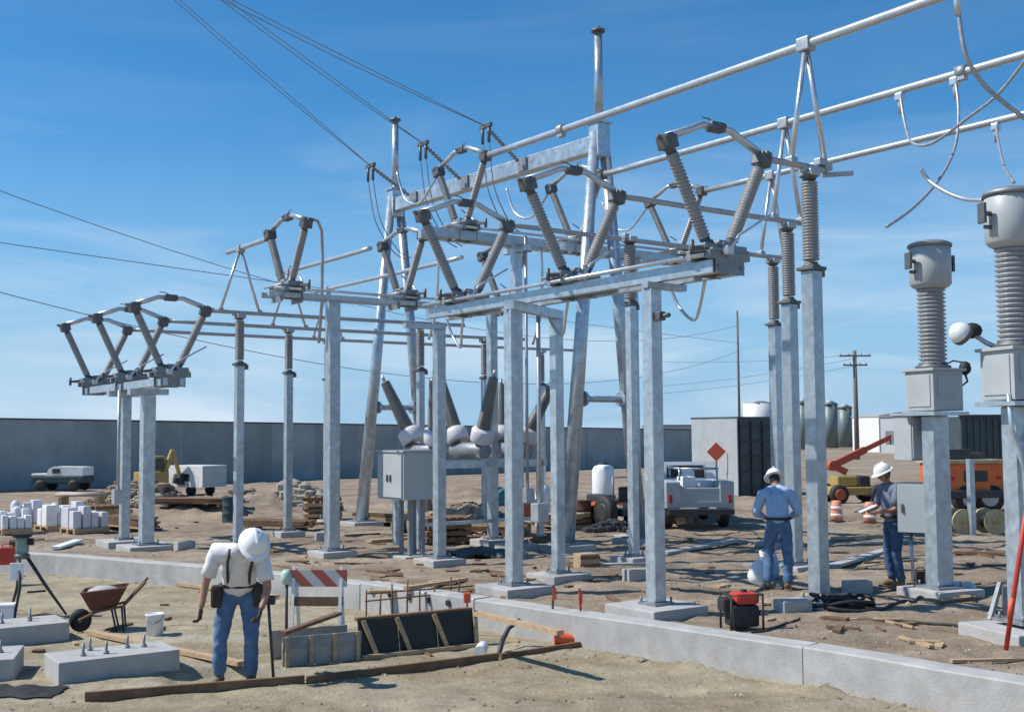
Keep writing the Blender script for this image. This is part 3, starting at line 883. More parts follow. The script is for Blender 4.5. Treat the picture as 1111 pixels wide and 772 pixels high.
# incoming line conductors with dead-end strings
GC = 'incoming line conductors to the dead-end crossbeam'
lines = [((240, -4), (527, 137), .30, 'right-hand incoming conductor sloping down from the top edge', (246, -8)),
         ((236, -6), (459, 156), .58, 'middle incoming conductor, faint, ending at the crossbeam', (262, 2)),
         ((186, -6), (402, 180), .86, 'left-hand incoming conductor sloping down from the top edge', (180, -12))]
for (tx, ty), (ax, ay), k, lab, tw in lines:
    att = A0.lerp(A1, k)+Vector((0, 0, ZD)) - perp*.2
    # live end in front of the beam
    r_ = ray(ax, ay)
    # point on the vertical plane through att along perp
    n_ = dax
    tt = (att - Vector((0, 0, H))).dot(n_)/r_.dot(n_)
    live = Vector((0, 0, H)) + r_*tt
    r2 = ray(tx, ty); tt2 = (att - Vector((0, 0, H))).dot(n_)/r2.dot(n_)
    up = Vector((0, 0, H)) + r2*tt2
    ext = up + (up-live)*2.2 + Vector((0, 0, .9))
    t = thing('line_conductor', lab, 'conductor', live, 0, GC)
    for o_ in (-.09, .09):
        pts = []
        for j in range(13):
            q = j/12
            pts.append(live.lerp(ext, q) + dax*o_*min(1, q*8) - Vector((0, 0, .35*4*q*(1-q))))
        part('wire', MB().sweep(pts, .011, 6), 'wire', t, True)
    part('insulator_string', insul(MB(), att, live, .055, 12, .5, 10), 'porc', t, True)
    yk = MB().box(live, (.08, .42, .10), YAW, bev=.01)
    for o_ in (-.12, .12): yk.tube(live+dax*o_+Vector((0, 0, 0)), live+dax*o_+Vector((0, 0, -.38)), .035, n=8)
    part('clamp', yk, 'cast', t, True)
    for o_ in (-.12, .12):
        a = live+dax*o_+Vector((0, 0, -.35)); b = att + Vector((0, 0, -1.6)) - perp*.1 + dax*o_
        pts = [a, a.lerp(b, .3)+Vector((0, 0, -.45))-perp*.12, a.lerp(b, .65)+Vector((0, 0, -.5)), b]
        part('jumper_loop', MB().sweep(crv(pts), .014, 6), 'wire', t, True)

# far overhead wires at left, running to the wooden pole
pole_p = G(803, 497, 0.0)
GW = 'distant overhead wires across the left sky'
for i, (y0, y1, x1, yend) in enumerate(((208, 303, 246, 352), (273, 320, 152, 372), (317, 343, 96, 380))):
    a = P(-60, y0 - (y1-y0)/x1*60, 38); m_ = P(x1, y1, 55); e = P(803, yend, pole_p.y)
    pts = []
    for j in range(25):
        q = j/24
        # quadratic through a, m_, e in horizontal parameter
        tm = (m_.x-a.x)/(e.x-a.x)
        La = (q-tm)*(q-1)/(tm); Lm = q*(q-1)/(tm*(tm-1)); Le = q*(q-tm)/(1-tm)
        z = a.z*La + m_.z*Lm + e.z*Le
        y = a.y + (e.y-a.y)*q
        pts.append(Vector((a.x+(e.x-a.x)*q, y, z)))
    solo('overhead_wire', MB().sweep(pts, .017, 6), 'wire', ['highest thin overhead wire at the left edge', 'middle thin overhead wire at the left edge', 'lowest thin overhead wire at the left edge'][i], 'wire', GW)

# ------------------------------------------------------------------ instrument transformers at right
def make_ct():
    t = thing('instrument_transformer', 'smaller-looking instrument transformer on a stand beside the worker at right', 'transformer', (0, 0, 0), 0, 'instrument transformers on stands')
    def lb(name, mb, m, par=t): return part(name, mb, m, par)
    b0 = 2.52
    st = MB().box((0, 0, (0.03+b0-.06)/2), (.30, .24, b0-.09), bev=.02)
    lb('stand', st, 'galv')
    bp = MB().box((0, 0, .015), (.52, .5, .03))
    for i in (-1, 1):
        for j in (-1, 1): bp.tube((i*.2, j*.19, .03), (i*.2, j*.19, .1), .016, n=6)
    lb('base_plate', bp, 'galv_dark')
    lb('top_plate', MB().box((0, 0, b0-.03), (.66, .66, .05)), 'galv')
    bx = MB().box((0, 0, b0+.30), (.56, .56, .58), bev=.02); bx.box((0, 0, b0+.60), (.64, .64, .04), bev=.008)
    box = lb('base_box', bx, 'paint_grey')
    lb('nameplate', MB().box((-.02, -.285, b0+.36), (.36, .012, .32)), 'paint_light', box)
    lb('terminal_box', MB().box((.36, .05, b0+.30), (.15, .34, .44), bev=.015), 'paint_grey', box)
    a = Vector((0, 0, b0+.63)); bb = Vector((0, 0, b0+1.83))
    ins = lb('bushing', insul(MB(), a, bb, .205, 19, .80, 20, .03, .04), 'porc_mid')
    lb('flange', MB().lathe([(.25, 0), (.25, .04), (.20, .06), (.20, .09)], 18, a-Vector((0, 0, .01))), 'cast', ins)
    z = b0+1.82
    hd = lb('head_tank', MB().lathe([(.19, -.04), (.26, 0), (.295, .04), (.295, .55), (.265, .58), (.265, .62)], 28, (0, 0, z)), 'paint_light')
    lb('lid', MB().lathe([(.315, .58), (.315, .62), (.24, .66), (.05, .68)], 28, (0, 0, z)), 'galv_dark', hd)
    for s in (-1, 1):
        lb('terminal', MB().tube((s*.28, 0, z+.36), (s*.42, 0, z+.36), .03, n=8).box((s*.41, 0, z+.36), (.04, .12, .24), bev=.01), 'cast', hd)
        lb('lifting_lug', MB().tube((s*.27, 0, z+.2), (s*.38, 0, z+.2), .025, n=8), 'cast', hd)
    dr = lb('door', MB().box((-.287, 0, b0+.3), (.014, .44, .46), bev=.005), 'paint_light', box)
    return t
ct = make_ct()
pc1 = G(1020, 637, .10)
ct.location = pc1; ct.rotation_euler.z = 0.42
footing(pc1, .85, .10, 'concrete footing under the transformer stand beside the worker at right', .42)
pc2 = Vector((5.86, 13.35, .16))
c2 = dup(ct, pc2, .30, 'nearer instrument transformer cut by the right edge of the picture')
footing(pc2+Vector((-.05, -.05, 0)), 1.0, .12, 'concrete footing at the right edge under the nearer transformer', .30)
# conduits on the near stand
cd = MB()
def lp(x, y, z): return xf(c2) @ Vector((x, y, z))
cd.sweep([lp(-.30, -.2, 2.6), lp(-.27, -.2, 2.2), lp(-.12, -.2, 1.75), lp(-.10, -.2, 1.2), lp(-.17, -.2, .05)], .03, 8)
cd.sweep([lp(.25, -.22, 2.55), lp(.10, -.22, 2.2), lp(-.08, -.22, 1.8)], .03, 8)
part('conduit', cd, 'galv', c2, True)
# control cabinet on the first stand
cb = thing('control_cabinet', 'grey cabinet mounted high on the transformer stand above the worker at right', 'cabinet', P(991, 500, 17.1), .42)
part('body', MB().box((0, 0, .34), (.40, .36, .66), bev=.015).box((0, 0, .69), (.46, .42, .03)), 'paint_grey', cb)
part('door', MB().box((0, -.19, .34), (.36, .02, .60), bev=.006), 'paint_light', cb)
part('handle', MB().box((.13, -.21, .34), (.025, .03, .12)), 'cast', cb)
cb2 = thing('control_cabinet', 'low grey cabinet on the transformer stand that the worker reaches to', 'cabinet', P(996, 578, 17.0), 0.95)
part('body', MB().box((0, 0, .37), (.34, .50, .74), bev=.02), 'dark_green', cb2)
part('door', MB().box((-.18, 0, .37), (.02, .46, .70), bev=.006), 'paint_light', cb2)
part('handle', MB().box((-.20, .16, .37), (.03, .025, .12)), 'cast', cb2)
part('conduit', MB().sweep([(0, .1, 0), (0, .1, -.35), (-.1, .05, -.70)], .025, 8).sweep([(.08, -.1, 0), (.08, -.1, -.4), (.0, -.1, -.7)], .025, 8), 'galv', cb2)
# work lamp on the near transformer
wl = thing('flood_lamp', 'round white and black flood lamp clamped beside the nearer transformer', 'lamp', P(1052, 372, 13.6), 0)
part('housing', MB().lathe([(.13, 0), (.135, .03), (.11, .10), (.05, .15), (.02, .16)], 16, (-.10, -.03, .10), (-.75, -.2, .55)), 'plastic_white', wl)
part('reflector', MB().lathe([(.125, -.05), (.135, -.02), (.135, .005)], 16, (-.10, -.03, .10), (-.75, -.2, .55)), 'cast', wl)
part('hood', MB().ball((.05, .04, .15), .12, (1.0, .9, .8)), 'black', wl)
part('bracket', MB().sweep([(.05, 0, .10), (.2, 0, 0), (.42, 0, -.10)], .03, 8), 'galv', wl)
hb = MB().ball(P(1047, 399, 17.2), .085, (1, 1, 1.2)); hb = MB(); q = P(1047, 399, 17.2)
hb.lathe([(.02, -.11), (.08, -.06), (.09, 0), (.07, .07), (.02, .10)], 12, q).sweep([q+Vector((0, 0, -.09)), q+Vector((.03, 0, -.2)), q+Vector((-.06, 0, -.27)), q+Vector((-.3, 0.1, -.24))], .018, 6).sweep([q+Vector((0, 0, .08)), q+Vector((-.1, .2, .12)), q+Vector((-.32, .3, .0))], .012, 6)
solo('cable_pulley', hb, 'black', 'black pear-shaped pulley hanging by the smaller transformer box', 'pulley')

# hanging jumper cables at upper right
GJ = 'loose jumper cables hanging at upper right'
def onbus(i, px):
    vp = PO+i*S_; best = None
    for k in range(-800, 800):
        u = k*.01; q = W(u, vp, ZH)
        # project
        d = q - Vector((0, 0, H)); x = d.x/(d.y*CP+d.z*SP)*F+555.5
        if best is None or abs(x-px) < best[0]: best = (abs(x-px), q)
    return best[1]
def cable(lab, start, pix, r=.022, m='cable_grey', fit=True):
    t = thing('jumper_cable', lab, 'cable', start, 0, GJ)
    pts = [start] + [P(x, y, Y) for x, y, Y in pix]
    # smooth
    out = []
    n = len(pts)
    for i in range(n-1):
        p0 = pts[max(i-1, 0)]; p1 = pts[i]; p2 = pts[i+1]; p3 = pts[min(i+2, n-1)]
        for k in range(8):
            s = k/8
            out.append(.5*((2*p1)+(p2-p0)*s+(2*p0-5*p1+4*p2-p3)*s*s+(3*p1-p0-3*p2+p3)*s**3))
    out.append(pts[-1])
    part('strand', MB().sweep(out, r, 8), m, t, True)
    if fit:
        part('lug', MB().tube(start, start-Vector((0, 0, .32)), .05, .03, 10).box(start-Vector((0, 0, .05)), (.13, .13, .12), YAW, bev=.02), 'alu', t, True)
    return t
q = onbus(1, 978); Yq = q.y
cable('jumper cable looping from the middle bus tube and rising to the right edge', q+Vector((0, 0, -.08)), [(982, 135, Yq-.4), (990, 155, Yq-1), (1012, 155, Yq-1.6), (1050, 128, Yq-2.4), (1085, 100, Yq-3), (1125, 48, Yq-3.6)])
q = onbus(1, 1038); Yq = q.y
cable('jumper cable dropping from the middle bus tube to a loose lower end', q+Vector((0, 0, -.08)), [(1040, 120, Yq-.3), (1036, 160, Yq-.8), (1018, 196, Yq-1.5), (990, 226, Yq-2), (962, 246, Yq-2.4)])
st = P(1038, -14, 12.2)
cable('jumper cable coming down from above the top edge', st, [(1041, 22, 12.2), (1048, 60, 12.2), (1066, 90, 12.3), (1090, 112, 12.4), (1125, 138, 12.5)], .026)
q = onbus(2, 1082); Yq = q.y
cable('jumper cable from the lowest bus tube down to the nearer transformer head', q+Vector((0, 0, -.08)), [(1084, 158, Yq-1), (1090, 182, Yq-2.4), (1100, 198, 13.6)])
st = P(999, 183, 14.4)
cable('short pale jumper ending at the nearer transformer head', st, [(1008, 196, 14.4), (1028, 209, 14.1), (1048, 216, 13.8), (1066, 217, 13.5)], .026, 'alu', False)
# flat terminal pads beside the tallest insulator
tp = MB(); tp.box(P(909, 189, 15.9), (.42, .10, .05), -.25)
tp.box(P(890, 176, 15.8), (.16, .12, .10), YAW, bev=.02)
solo('terminal_pad', tp, 'alu_dull', 'flat metal terminal pad sticking out beside the top of the tallest insulator', 'terminal')

# ------------------------------------------------------------------ circuit breaker at centre
bk = thing('circuit_breaker', 'dead-tank circuit breaker with slanted dark bushings and pale collars behind the grey cabinet', 'circuit breaker', Vector((-.9, 24.2, 0)), YAW)
zt = 2.05
fr = MB()
for x in (-1.5, 1.5):
    for y in (-.45, .45): fr.box((x, y, .95), (.12, .12, 1.7))
fr.box((0, -.45, 1.72), (3.3, .12, .14)); fr.box((0, .45, 1.72), (3.3, .12, .14)); fr.box((0, -.45, .55), (3.0, .07, .07)); fr.box((-1.5, 0, .9), (.08, .9, .08)); fr.box((1.5, 0, .9), (.08, .9, .08))
part('frame', fr, 'galv', bk)
for x in (-1.1, 0, 1.1):
    tk = part('tank', MB().lathe([(.13, -.60), (.17, -.56), (.17, .56), (.13, .60)], 18, (x, 0, zt-.05), (0, 1, 0)), 'galv_dark', bk)
    for s in (-1, 1):
        d = Vector((0.30 if x > 0 else (-.28 if x < 0 else -.05), s*.42, .95)).normalized()
        a = Vector((x, s*.42, zt+.12))
        part('collar', MB().lathe([(.22, .02), (.24, .04), (.24, .27), (.22, .29), (.16, .33)], 18, a, d), 'wrap', bk)
        e = a + d*1.45; b0 = a+d*.34
        mb = MB(); Ln = (e-b0).length
        prof = [(.15, 0)]
        for i in range(26):
            z_ = Ln*(i+.1)/26.5; rr = .158-.055*i/26
            prof += [(rr*.82, z_), (rr, z_+.018), (rr*.82, z_+.036)]
        prof.append((.05, Ln)); mb.lathe(prof, 14, b0, d)
        bs = part('bushing', mb, 'porc_dark', bk)
        part('terminal', MB().tube(e, e+d*.14, .035, n=8), 'alu_dull', bs)
cab = thing('breaker_cabinet', 'large grey control cabinet on legs in front of the circuit breaker', 'cabinet', G(447, 603, 0), .62)
zc = P(445, 545, 21).z
part('body', MB().box((0, 0, zc+.45), (.95, 1.0, .90), bev=.015), 'paint_grey', cab)
part('roof', MB().box((0, 0, zc+.915), (1.03, 1.08, .03)), 'paint_light', cab)
part('door', MB().box((-.49, 0, zc+.45), (.03, .92, .82), bev=.006), 'paint_light', cab)
for y in (-.2, .2): part('handle', MB().box((-.52, y*.3, zc+.4), (.03, .03, .13)), 'cast', cab)
for i in (-1, 1):
    for j in (-1, 1): part('leg', MB().box((i*.14, j*.16, zc/2), (.07, .07, zc)), 'galv_dark', cab)
footing(cab.location, .7, .03, 'thin concrete slab under the legs of the breaker cabinet', .62)

# ------------------------------------------------------------------ boundary wall, background buildings
_t = M['conc_wall'].node_tree; _b = _t.nodes['Principled BSDF']; _l = _b.inputs['Base Color'].links[0].from_socket
_oi = _t.nodes.new('ShaderNodeObjectInfo'); _mr = _t.nodes.new('ShaderNodeMapRange'); _mr.inputs['To Min'].default_value = .84; _mr.inputs['To Max'].default_value = 1.08
_mx = _t.nodes.new('ShaderNodeMixRGB'); _mx.blend_type = 'MULTIPLY'; _mx.inputs['Fac'].default_value = 1
_t.links.new(_oi.outputs['Random'], _mr.inputs['Value']); _t.links.new(_l, _mx.inputs['Color1']); _t.links.new(_mr.outputs['Result'], _mx.inputs['Color2']); _t.links.new(_mx.outputs['Color'], _b.inputs['Base Color'])
wa = G(-160, 536); wb = G(770, 503)
wa = P(-200, 540, 46); wb = P(770, 505, 84); wa.z = wb.z = 0
bw = thing('boundary_wall', 'long dark grey panel wall across the left background', 'wall', wa.lerp(wb, .5))
npan = 22
for i in range(npan):
    a = wa.lerp(wb, i/npan); b = wa.lerp(wb, (i+1)/npan)
    zt_ = 3.22 - .75*(i+.5)/npan
    d = (b-a).normalized()
    part('panel', MB().box(((a+b)/2).xy.to_3d()+Vector((0, 0, zt_/2-.2)), ((b-a).length-.03, .2, zt_+.4), math.atan2(d.y, d.x)), 'conc_wall', bw, True)
cp = MB()
a = wa.copy(); b = wb.copy(); a.z = 3.22+.02; b.z = 2.47+.02
cp.bar(a, b, .26, .07)
part('coping', cp, mat('dark_coping', (.06, .065, .07), .8), bw, True)
for i in range(npan+1):
    a = wa.lerp(wb, i/npan); zt_ = 3.2-.75*i/npan
    part('pilaster', MB().box(a+Vector((0, -.0, zt_/2-.2)), (.22, .215, zt_+.36), math.atan2((wb-wa).y, (wb-wa).x)), 'conc_wall', bw, True)

# dark radiator-like shed with pale side
gc = thing('equipment_shed', 'tall dark shed with a pale left wall behind the service truck', 'shed', G(797, 536), .62)
part('body', MB().box((0, 0, 1.42), (2.0, 2.3, 2.84)), 'dark_green', gc)
part('side_wall', MB().box((-1.02, 0, 1.44), (.04, 2.34, 2.84)), 'paint_grey', gc)
sl_ = MB()
for k in range(5): sl_.box((0, -1.17, .35+k*.55), (1.9, .05, .06))
for k in range(4): sl_.box((-.9+k*.6, -1.18, 1.4), (.05, .05, 2.7))
part('rack', sl_, 'steel_dark', gc)
part('roof', MB().box((0, 0, 2.87), (2.1, 2.4, .06)), 'dark_green', gc)
# sign on the shed: orange patch
sg = thing('warning_sign', 'orange work sign on a post before the pale shed wall', 'sign', G(778, 538), 0)
part('board', MB().box((0, 0, 1.62), (.50, .03, .50), M_=Matrix.Rotation(PI/4, 3, 'Y')), 'orange_cone', sg)
part('post', MB().box((0, .03, .65), (.06, .04, 1.3)), 'galv_dark', sg)

# silos & tank far away
GSI = 'distant storage silos'
Ys = 150.
for i, (px, wpx, top) in enumerate(((872, 15, 432), (886, 16, 431), (901, 16, 434), (917, 15, 438))):
    q = P(px, 470, Ys+6*i); r = wpx/2/F*q.y; z = P(px, top, q.y).z
    t = thing('silo', ['silo farthest left of the distant row', 'second silo from the left of the distant row', 'third silo from the left of the distant row', 'silo farthest right of the distant row'][i], 'silo', (q.x, q.y, 0), 0, GSI)
    part('shell', MB().lathe([(r, 0), (r, z*.93)], 20), 'silo', t)
    part('cone_roof', MB().lathe([(r*1.03, z*.93), (r*.2, z), (r*.15, z*1.01)], 20), 'paint_light', t)
    part('walkway', MB().lathe([(r*1.02, z*.90), (r*1.12, z*.90), (r*1.12, z*.925), (r*1.02, z*.925)], 20), 'silo', t)
q = P(822, 470, 140); z = P(822, 434, 140).z; r = 15/F*140
t = thing('storage_tank', 'white storage tank above the dark shed', 'tank', (q.x, q.y, 0))
part('shell', MB().lathe([(r, 0), (r, z*.95)], 24), 'paint_white', t)
part('roof', MB().lathe([(r*1.02, z*.95), (r*.1, z)], 24), 'paint_light', t)
q = P(962, 470, 130)
t = thing('warehouse', 'white low warehouse far behind the orange boom', 'building', (q.x, q.y, 0), .2)
z = P(962, 452, 130).z
part('wall', MB().box((0, 0, z/2), (5.2, 6, z)), 'paint_white', t)
part('roof', MB().prism([(-2.7, z), (2.7, z), (2.7, z+.12), (0, z+.5), (-2.7, z+.12)], -3.1, 3.1, Matrix.Identity(4)), 'paint_light', t)
part('door', MB().box((.6, -3.02, 1.3), (1.6, .06, 2.6)), 'dark_green', t)
q = P(988, 470, 120); z = P(988, 452, 120).z
t = thing('warehouse', 'pale low building behind the head of the worker at right', 'building', (q.x, q.y, 0), .2)
part('wall', MB().box((0, 0, z/2), (4, 5, z)), 'paint_light', t)
part('roof', MB().box((0, 0, z+.1), (4.3, 5.3, .2)), 'galv_dark', t)
# trees/dark mass far horizon
q = P(1062, 500, 44); z = P(1062, 452, 44).z
t = thing('storage_container', 'dark green container behind the orange truck at right', 'container', (q.x, q.y, 0), .1)
part('body', MB().box((0, 0, z/2+.05), (2.6, 2.4, z-.1)), 'dark_green', t)
rb = MB()
for k in range(11): rb.box((-1.25+k*.25, -1.22, z/2+.05), (.08, .05, z-.2))
part('ribs', rb, 'dark_green', t)
part('frame', MB().box((0, -1.21, .1), (2.7, .08, .16)).box((0, -1.21, z), (2.7, .08, .14)), 'steel_dark', t)
# distant skyline beyond right
for k, (x0, x1, yt, Y, m_, nm, lab) in enumerate(((700, 760, 462, 200, 'paint_light', 'warehouse', 'far pale shed beyond the right end of the boundary wall'),)):
    a = P(x0, 470, Y); b = P(x1, 470, Y); z = P((x0+x1)/2, yt, Y).z
    t = thing(nm, lab, 'building', ((a.x+b.x)/2, Y, 0)); part('wall', MB().box((0, 0, z/2), (b.x-a.x, 8, z)), m_, t)
    part('roof', MB().box((0, 0, z+.1), (b.x-a.x+.4, 8.4, .25)), 'galv_dark', t)

# utility poles
def upole(p, top, label, arms, r=.13):
    t = thing('utility_pole', label, 'utility pole', (p.x, p.y, 0), 0, 'wooden utility poles in the distance')
    part('pole', MB().tube((0, 0, -.2), (0, 0, top), r, r*.7, 10), 'wood_pole', t)
    for z, wd in arms:
        ca = part('crossarm', MB().box((0, -.12, z), (wd, .10, .12)), 'wood_pole', t)
        ib = MB()
        for x in (-.45, .45, -.2, .2): ib.lathe([(.03, 0), (.06, .05), (.03, .1), (.05, .14), (.02, .17)], 8, (x*wd, -.12, z+.06))
        part('insulator', ib, 'porc_mid', ca)
upole(pole_p, P(803, 337, pole_p.y).z, 'slim dark wooden pole left of the insulator posts', [])
q = P(930, 490, 95); upole(q, P(930, 380, 95).z, 'wooden pole with two crossarms right of the silos', [(P(930, 386, 95).z, 2.6), (P(930, 396, 95).z, 2.0)], .22)
q = P(948, 490, 160); upole(q, P(948, 448, 160).z, 'short distant pole above the white warehouse', [(P(948, 452, 160).z, 2.4)], .15)
GDW = 'distant wires between utility poles'
for i, (ya, yb) in enumerate(((384, 384), (412, 388), (420, 396))):
    a = P(700, ya+8, 95); b = P(930, yb, 95)
    pts = [a.lerp(b, j/10)-Vector((0, 0, .3*4*(j/10)*(1-j/10))) for j in range(11)]
    solo('overhead_wire', MB().sweep(pts, .018, 5), 'wire', ['upper distant wire left of the crossarm pole', 'middle distant wire left of the crossarm pole', 'lower distant wire left of the crossarm pole'][i], 'wire', GDW)

# ------------------------------------------------------------------ vehicles and machines
def wheel(mb_t, c, r, wd, ax=(1, 0, 0)):
    ax = Vector(ax).normalized(); c = Vector(c)
    mb_t.lathe([(r*.55, -wd/2), (r*.92, -wd/2), (r, -wd*.35), (r, wd*.35), (r*.92, wd/2), (r*.55, wd/2)], 20, c, ax)
    return mb_t
def rim(c, r, wd, ax=(1, 0, 0)):
    return MB().lathe([(r*.45, -wd*.57), (r*.56, -wd*.55), (r*.56, wd*.55), (r*.45, wd*.57)], 16, Vector(c), Vector(ax))

# service truck seen from behind: local -y is its rear
sv = thing('service_truck', 'pale grey utility service truck parked behind the worker in light blue', 'truck', G(760, 574, 0), 0.02); sv.scale = (.84, .9, .9)
hb = 1.0
part('utility_body', MB().box((-.78, 1.0, .92), (.42, 2.1, .72), bev=.03).box((.78, 1.0, .92), (.42, 2.1, .72), bev=.03).box((0, 1.0, .66), (1.2, 2.1, .14)).box((0, .02, .86), (1.16, .08, .5), bev=.02), 'paint_light', sv)
part('bumper', MB().box((0, -.16, .48), (1.9, .2, .16), bev=.02), 'steel_dark', sv)
part('cab', MB().prism([(2.1, .55), (4.4, .55), (4.4, 1.1), (3.6, 1.18), (3.15, 1.72), (2.25, 1.76), (2.1, 1.2)], -.92, .92, Matrix.Rotation(PI/2, 4, 'Z')), 'paint_white', sv)
part('rear_window', MB().box((0, 2.14, 1.48), (1.2, .05, .36), bev=.01), 'glass', sv)
part('side_window', MB().box((-.93, 2.75, 1.45), (.02, .7, .34), bev=.005), 'glass', sv)
for s in (-1, 1):
    for y in (.75, 3.7):
        wv = part('wheel', MB().lathe([(.19, -.12), (.34, -.12), (.37, -.07), (.37, .07), (.34, .12), (.19, .12)], 20, (s*.82, y, .37), (1, 0, 0)), 'black', sv)
        part('rim', rim((s*.82, y, .37), .37, .24), 'alu_dull', wv)
    part('tail_light', MB().box((s*.86, -.06, .82), (.10, .04, .22), bev=.01), 'lamp_red', sv)
ld = MB()
for s in (-.55, .55): ld.tube((s, .2, 1.3), (s, .2, 1.62), .03, n=8); ld.tube((s, 1.9, 1.3), (s, 1.9, 1.62), .03, n=8); ld.tube((s, .1, 1.62), (s, 2.1, 1.62), .035, n=8)
ld.tube((-.55, .2, 1.62), (.55, .2, 1.62), .03, n=8)
part('rack', ld, 'galv', sv)
part('tool_load', MB().box((-.3, .5, 1.15), (.4, .5, .5), .2, bev=.03).box((.25, .9, 1.1), (.5, .4, .35), .5, bev=.03).box((-.1, 1.3, 1.25), (.3, .6, .6), bev=.04), 'plastic_white', sv)
part('door_seams', MB().box((-1.0, .45, .95), (.012, .02, .6)).box((-1.0, 1.1, .95), (.012, .02, .6)).box((-1.0, 1.0, .72), (.012, 1.9, .02)), 'steel_dark', sv)

# compact tractor beside the middle posts
tr = thing('compact_tractor', 'dark compact tractor with fat tyres left of the thickest post', 'tractor', G(668, 572, 0), .5); tr.scale = (.72, .72, .72)
part('hood', MB().box((0, .9, .85), (.55, 1.1, .5), bev=.06), 'steel_dark', tr)
part('chassis', MB().box((0, .3, .55), (.5, 2.2, .25), bev=.03), 'steel_dark', tr)
part('seat', MB().box((0, -.35, .95), (.5, .45, .12), bev=.04).box((0, -.58, 1.2), (.5, .1, .45), bev=.04), 'black', tr)
part('roll_bar', MB().sweep([(-.5, -.6, .8), (-.5, -.6, 1.75), (.5, -.6, 1.75), (.5, -.6, .8)], .04, 8), 'galv_dark', tr)
for s in (-1, 1):
    wv = part('wheel', MB().lathe([(.3, -.16), (.52, -.16), (.56, -.1), (.56, .1), (.52, .16), (.3, .16)], 22, (s*.6, -.3, .56), (1, 0, 0)), 'black', tr)
    part('rim', rim((s*.6, -.3, .56), .56, .3), 'steel_dark', wv)
    wv = part('wheel', MB().lathe([(.18, -.1), (.32, -.1), (.35, -.06), (.35, .06), (.32, .1), (.18, .1)], 20, (s*.5, 1.2, .35), (1, 0, 0)), 'black', tr)
    part('rim', rim((s*.5, 1.2, .35), .35, .2), 'steel_dark', wv)
part('bucket_arm', MB().bar((-.4, .2, .9), (-.4, 1.9, .6), .08, .12).bar((.4, .2, .9), (.4, 1.9, .6), .08, .12), 'orange', tr)
part('bucket', MB().prism([(1.8, .2), (2.3, .15), (2.35, .22), (1.95, .35), (1.9, .7), (1.8, .7)], -.7, .7, Matrix.Rotation(PI/2, 4, 'Z')), 'steel_dark', tr)
wt = thing('water_tank', 'upright white plastic tank beside the tractor', 'tank', G(655, 556, 0))
part('shell', MB().lathe([(.30, 0), (.33, .05), (.33, 1.25), (.27, 1.36), (.1, 1.42)], 20), 'plastic_white', wt)
part('lid', MB().lathe([(.12, 1.41), (.12, 1.47), (.05, 1.49)], 14), 'black', wt)

# red-orange boom lift
bl = thing('boom_lift', 'red-orange boom lift with its jib raised to the right behind the tallest post', 'boom lift', G(916, 545, 0), 0.1)
Yb = bl.location.y
def bloc(px, py, dy=0): return xf(bl).inverted() @ P(px, py, Yb+dy)
part('chassis', MB().box((.25, 0, .40), (1.7, 1.1, .26), bev=.04), 'yellow', bl)
for x in (-.4, .95):
    for y in (-.6, .6):
        wv = part('wheel', MB().lathe([(.15, -.12), (.28, -.12), (.31, -.07), (.31, .07), (.28, .12), (.15, .12)], 18, (x, y, .31), (0, 1, 0)), 'black', bl)
        part('rim', rim((x, y, .31), .31, .26, (0, 1, 0)), 'boom', wv)
part('turret', MB().box((.0, 0, .72), (.7, .7, .34), bev=.06), 'yellow', bl)
part('counterweight', MB().box((.55, 0, .70), (.4, .8, .36), bev=.05), 'steel_dark', bl)
el = bloc(903, 505); tip = bloc(968, 473)
part('lower_boom', MB().bar((.1, 0, 1.0), el, .18, .2), 'boom', bl)
part('upper_boom', MB().bar(el, el.lerp(tip, .55), .2, .22).bar(el.lerp(tip, .5), tip, .13, .15), 'boom', bl)
part('hinge', MB().tube(el-Vector((0, .16, 0)), el+Vector((0, .16, 0)), .17, n=14), 'boom', bl)
part('basket', MB().box(tip+Vector((.25, 0, -.25)), (.6, .8, .06)).box(tip+Vector((.25, -.4, .1)), (.6, .03, .05)).box(tip+Vector((.25, .4, .1)), (.6, .03, .05)).box(tip+Vector((-.04, 0, -.05)), (.04, .8, .45)).box(tip+Vector((.54, -.38, -.05)), (.04, .04, .45)), 'galv_dark', bl)

# orange truck at right
ot = thing('flatbed_truck', 'orange truck parked behind the transformer stands at right', 'truck', G(1052, 556, 0), 0.12)
part('body', MB().box((0, .4, 1.02), (1.75, 1.6, .78), bev=.05), 'orange', ot)
part('deck', MB().box((0, .4, 1.46), (1.9, 1.7, .10)), 'tan', ot)
part('bumper', MB().box((0, -.5, .55), (1.8, .16, .2), bev=.02), 'steel_dark', ot)
for s in (-1, 1):
    wv = part('wheel', MB().lathe([(.2, -.15), (.38, -.15), (.42, -.08), (.42, .08), (.38, .15), (.2, .15)], 20, (s*.35+.1, -.25, .42), (.25*s, 1, 0)), 'black', ot)
    part('rim', rim((s*.35+.1, -.25, .42), .42, .32, (.25*s, 1, 0)), 'alu_dull', wv)
    part('tail_light', MB().box((s*.70, -.415, 1.0), (.14, .03, .09), bev=.008), 'lamp_red', ot)
part('grille', MB().box((0, -.41, 1.05), (.7, .03, .3), bev=.01), 'steel_dark', ot)
part('cargo', MB().box((-.3, .4, 1.66), (.7, .9, .30), .1, bev=.03).box((.45, .5, 1.60), (.5, .6, .2), -.2, bev=.03), 'steel_dark', ot)

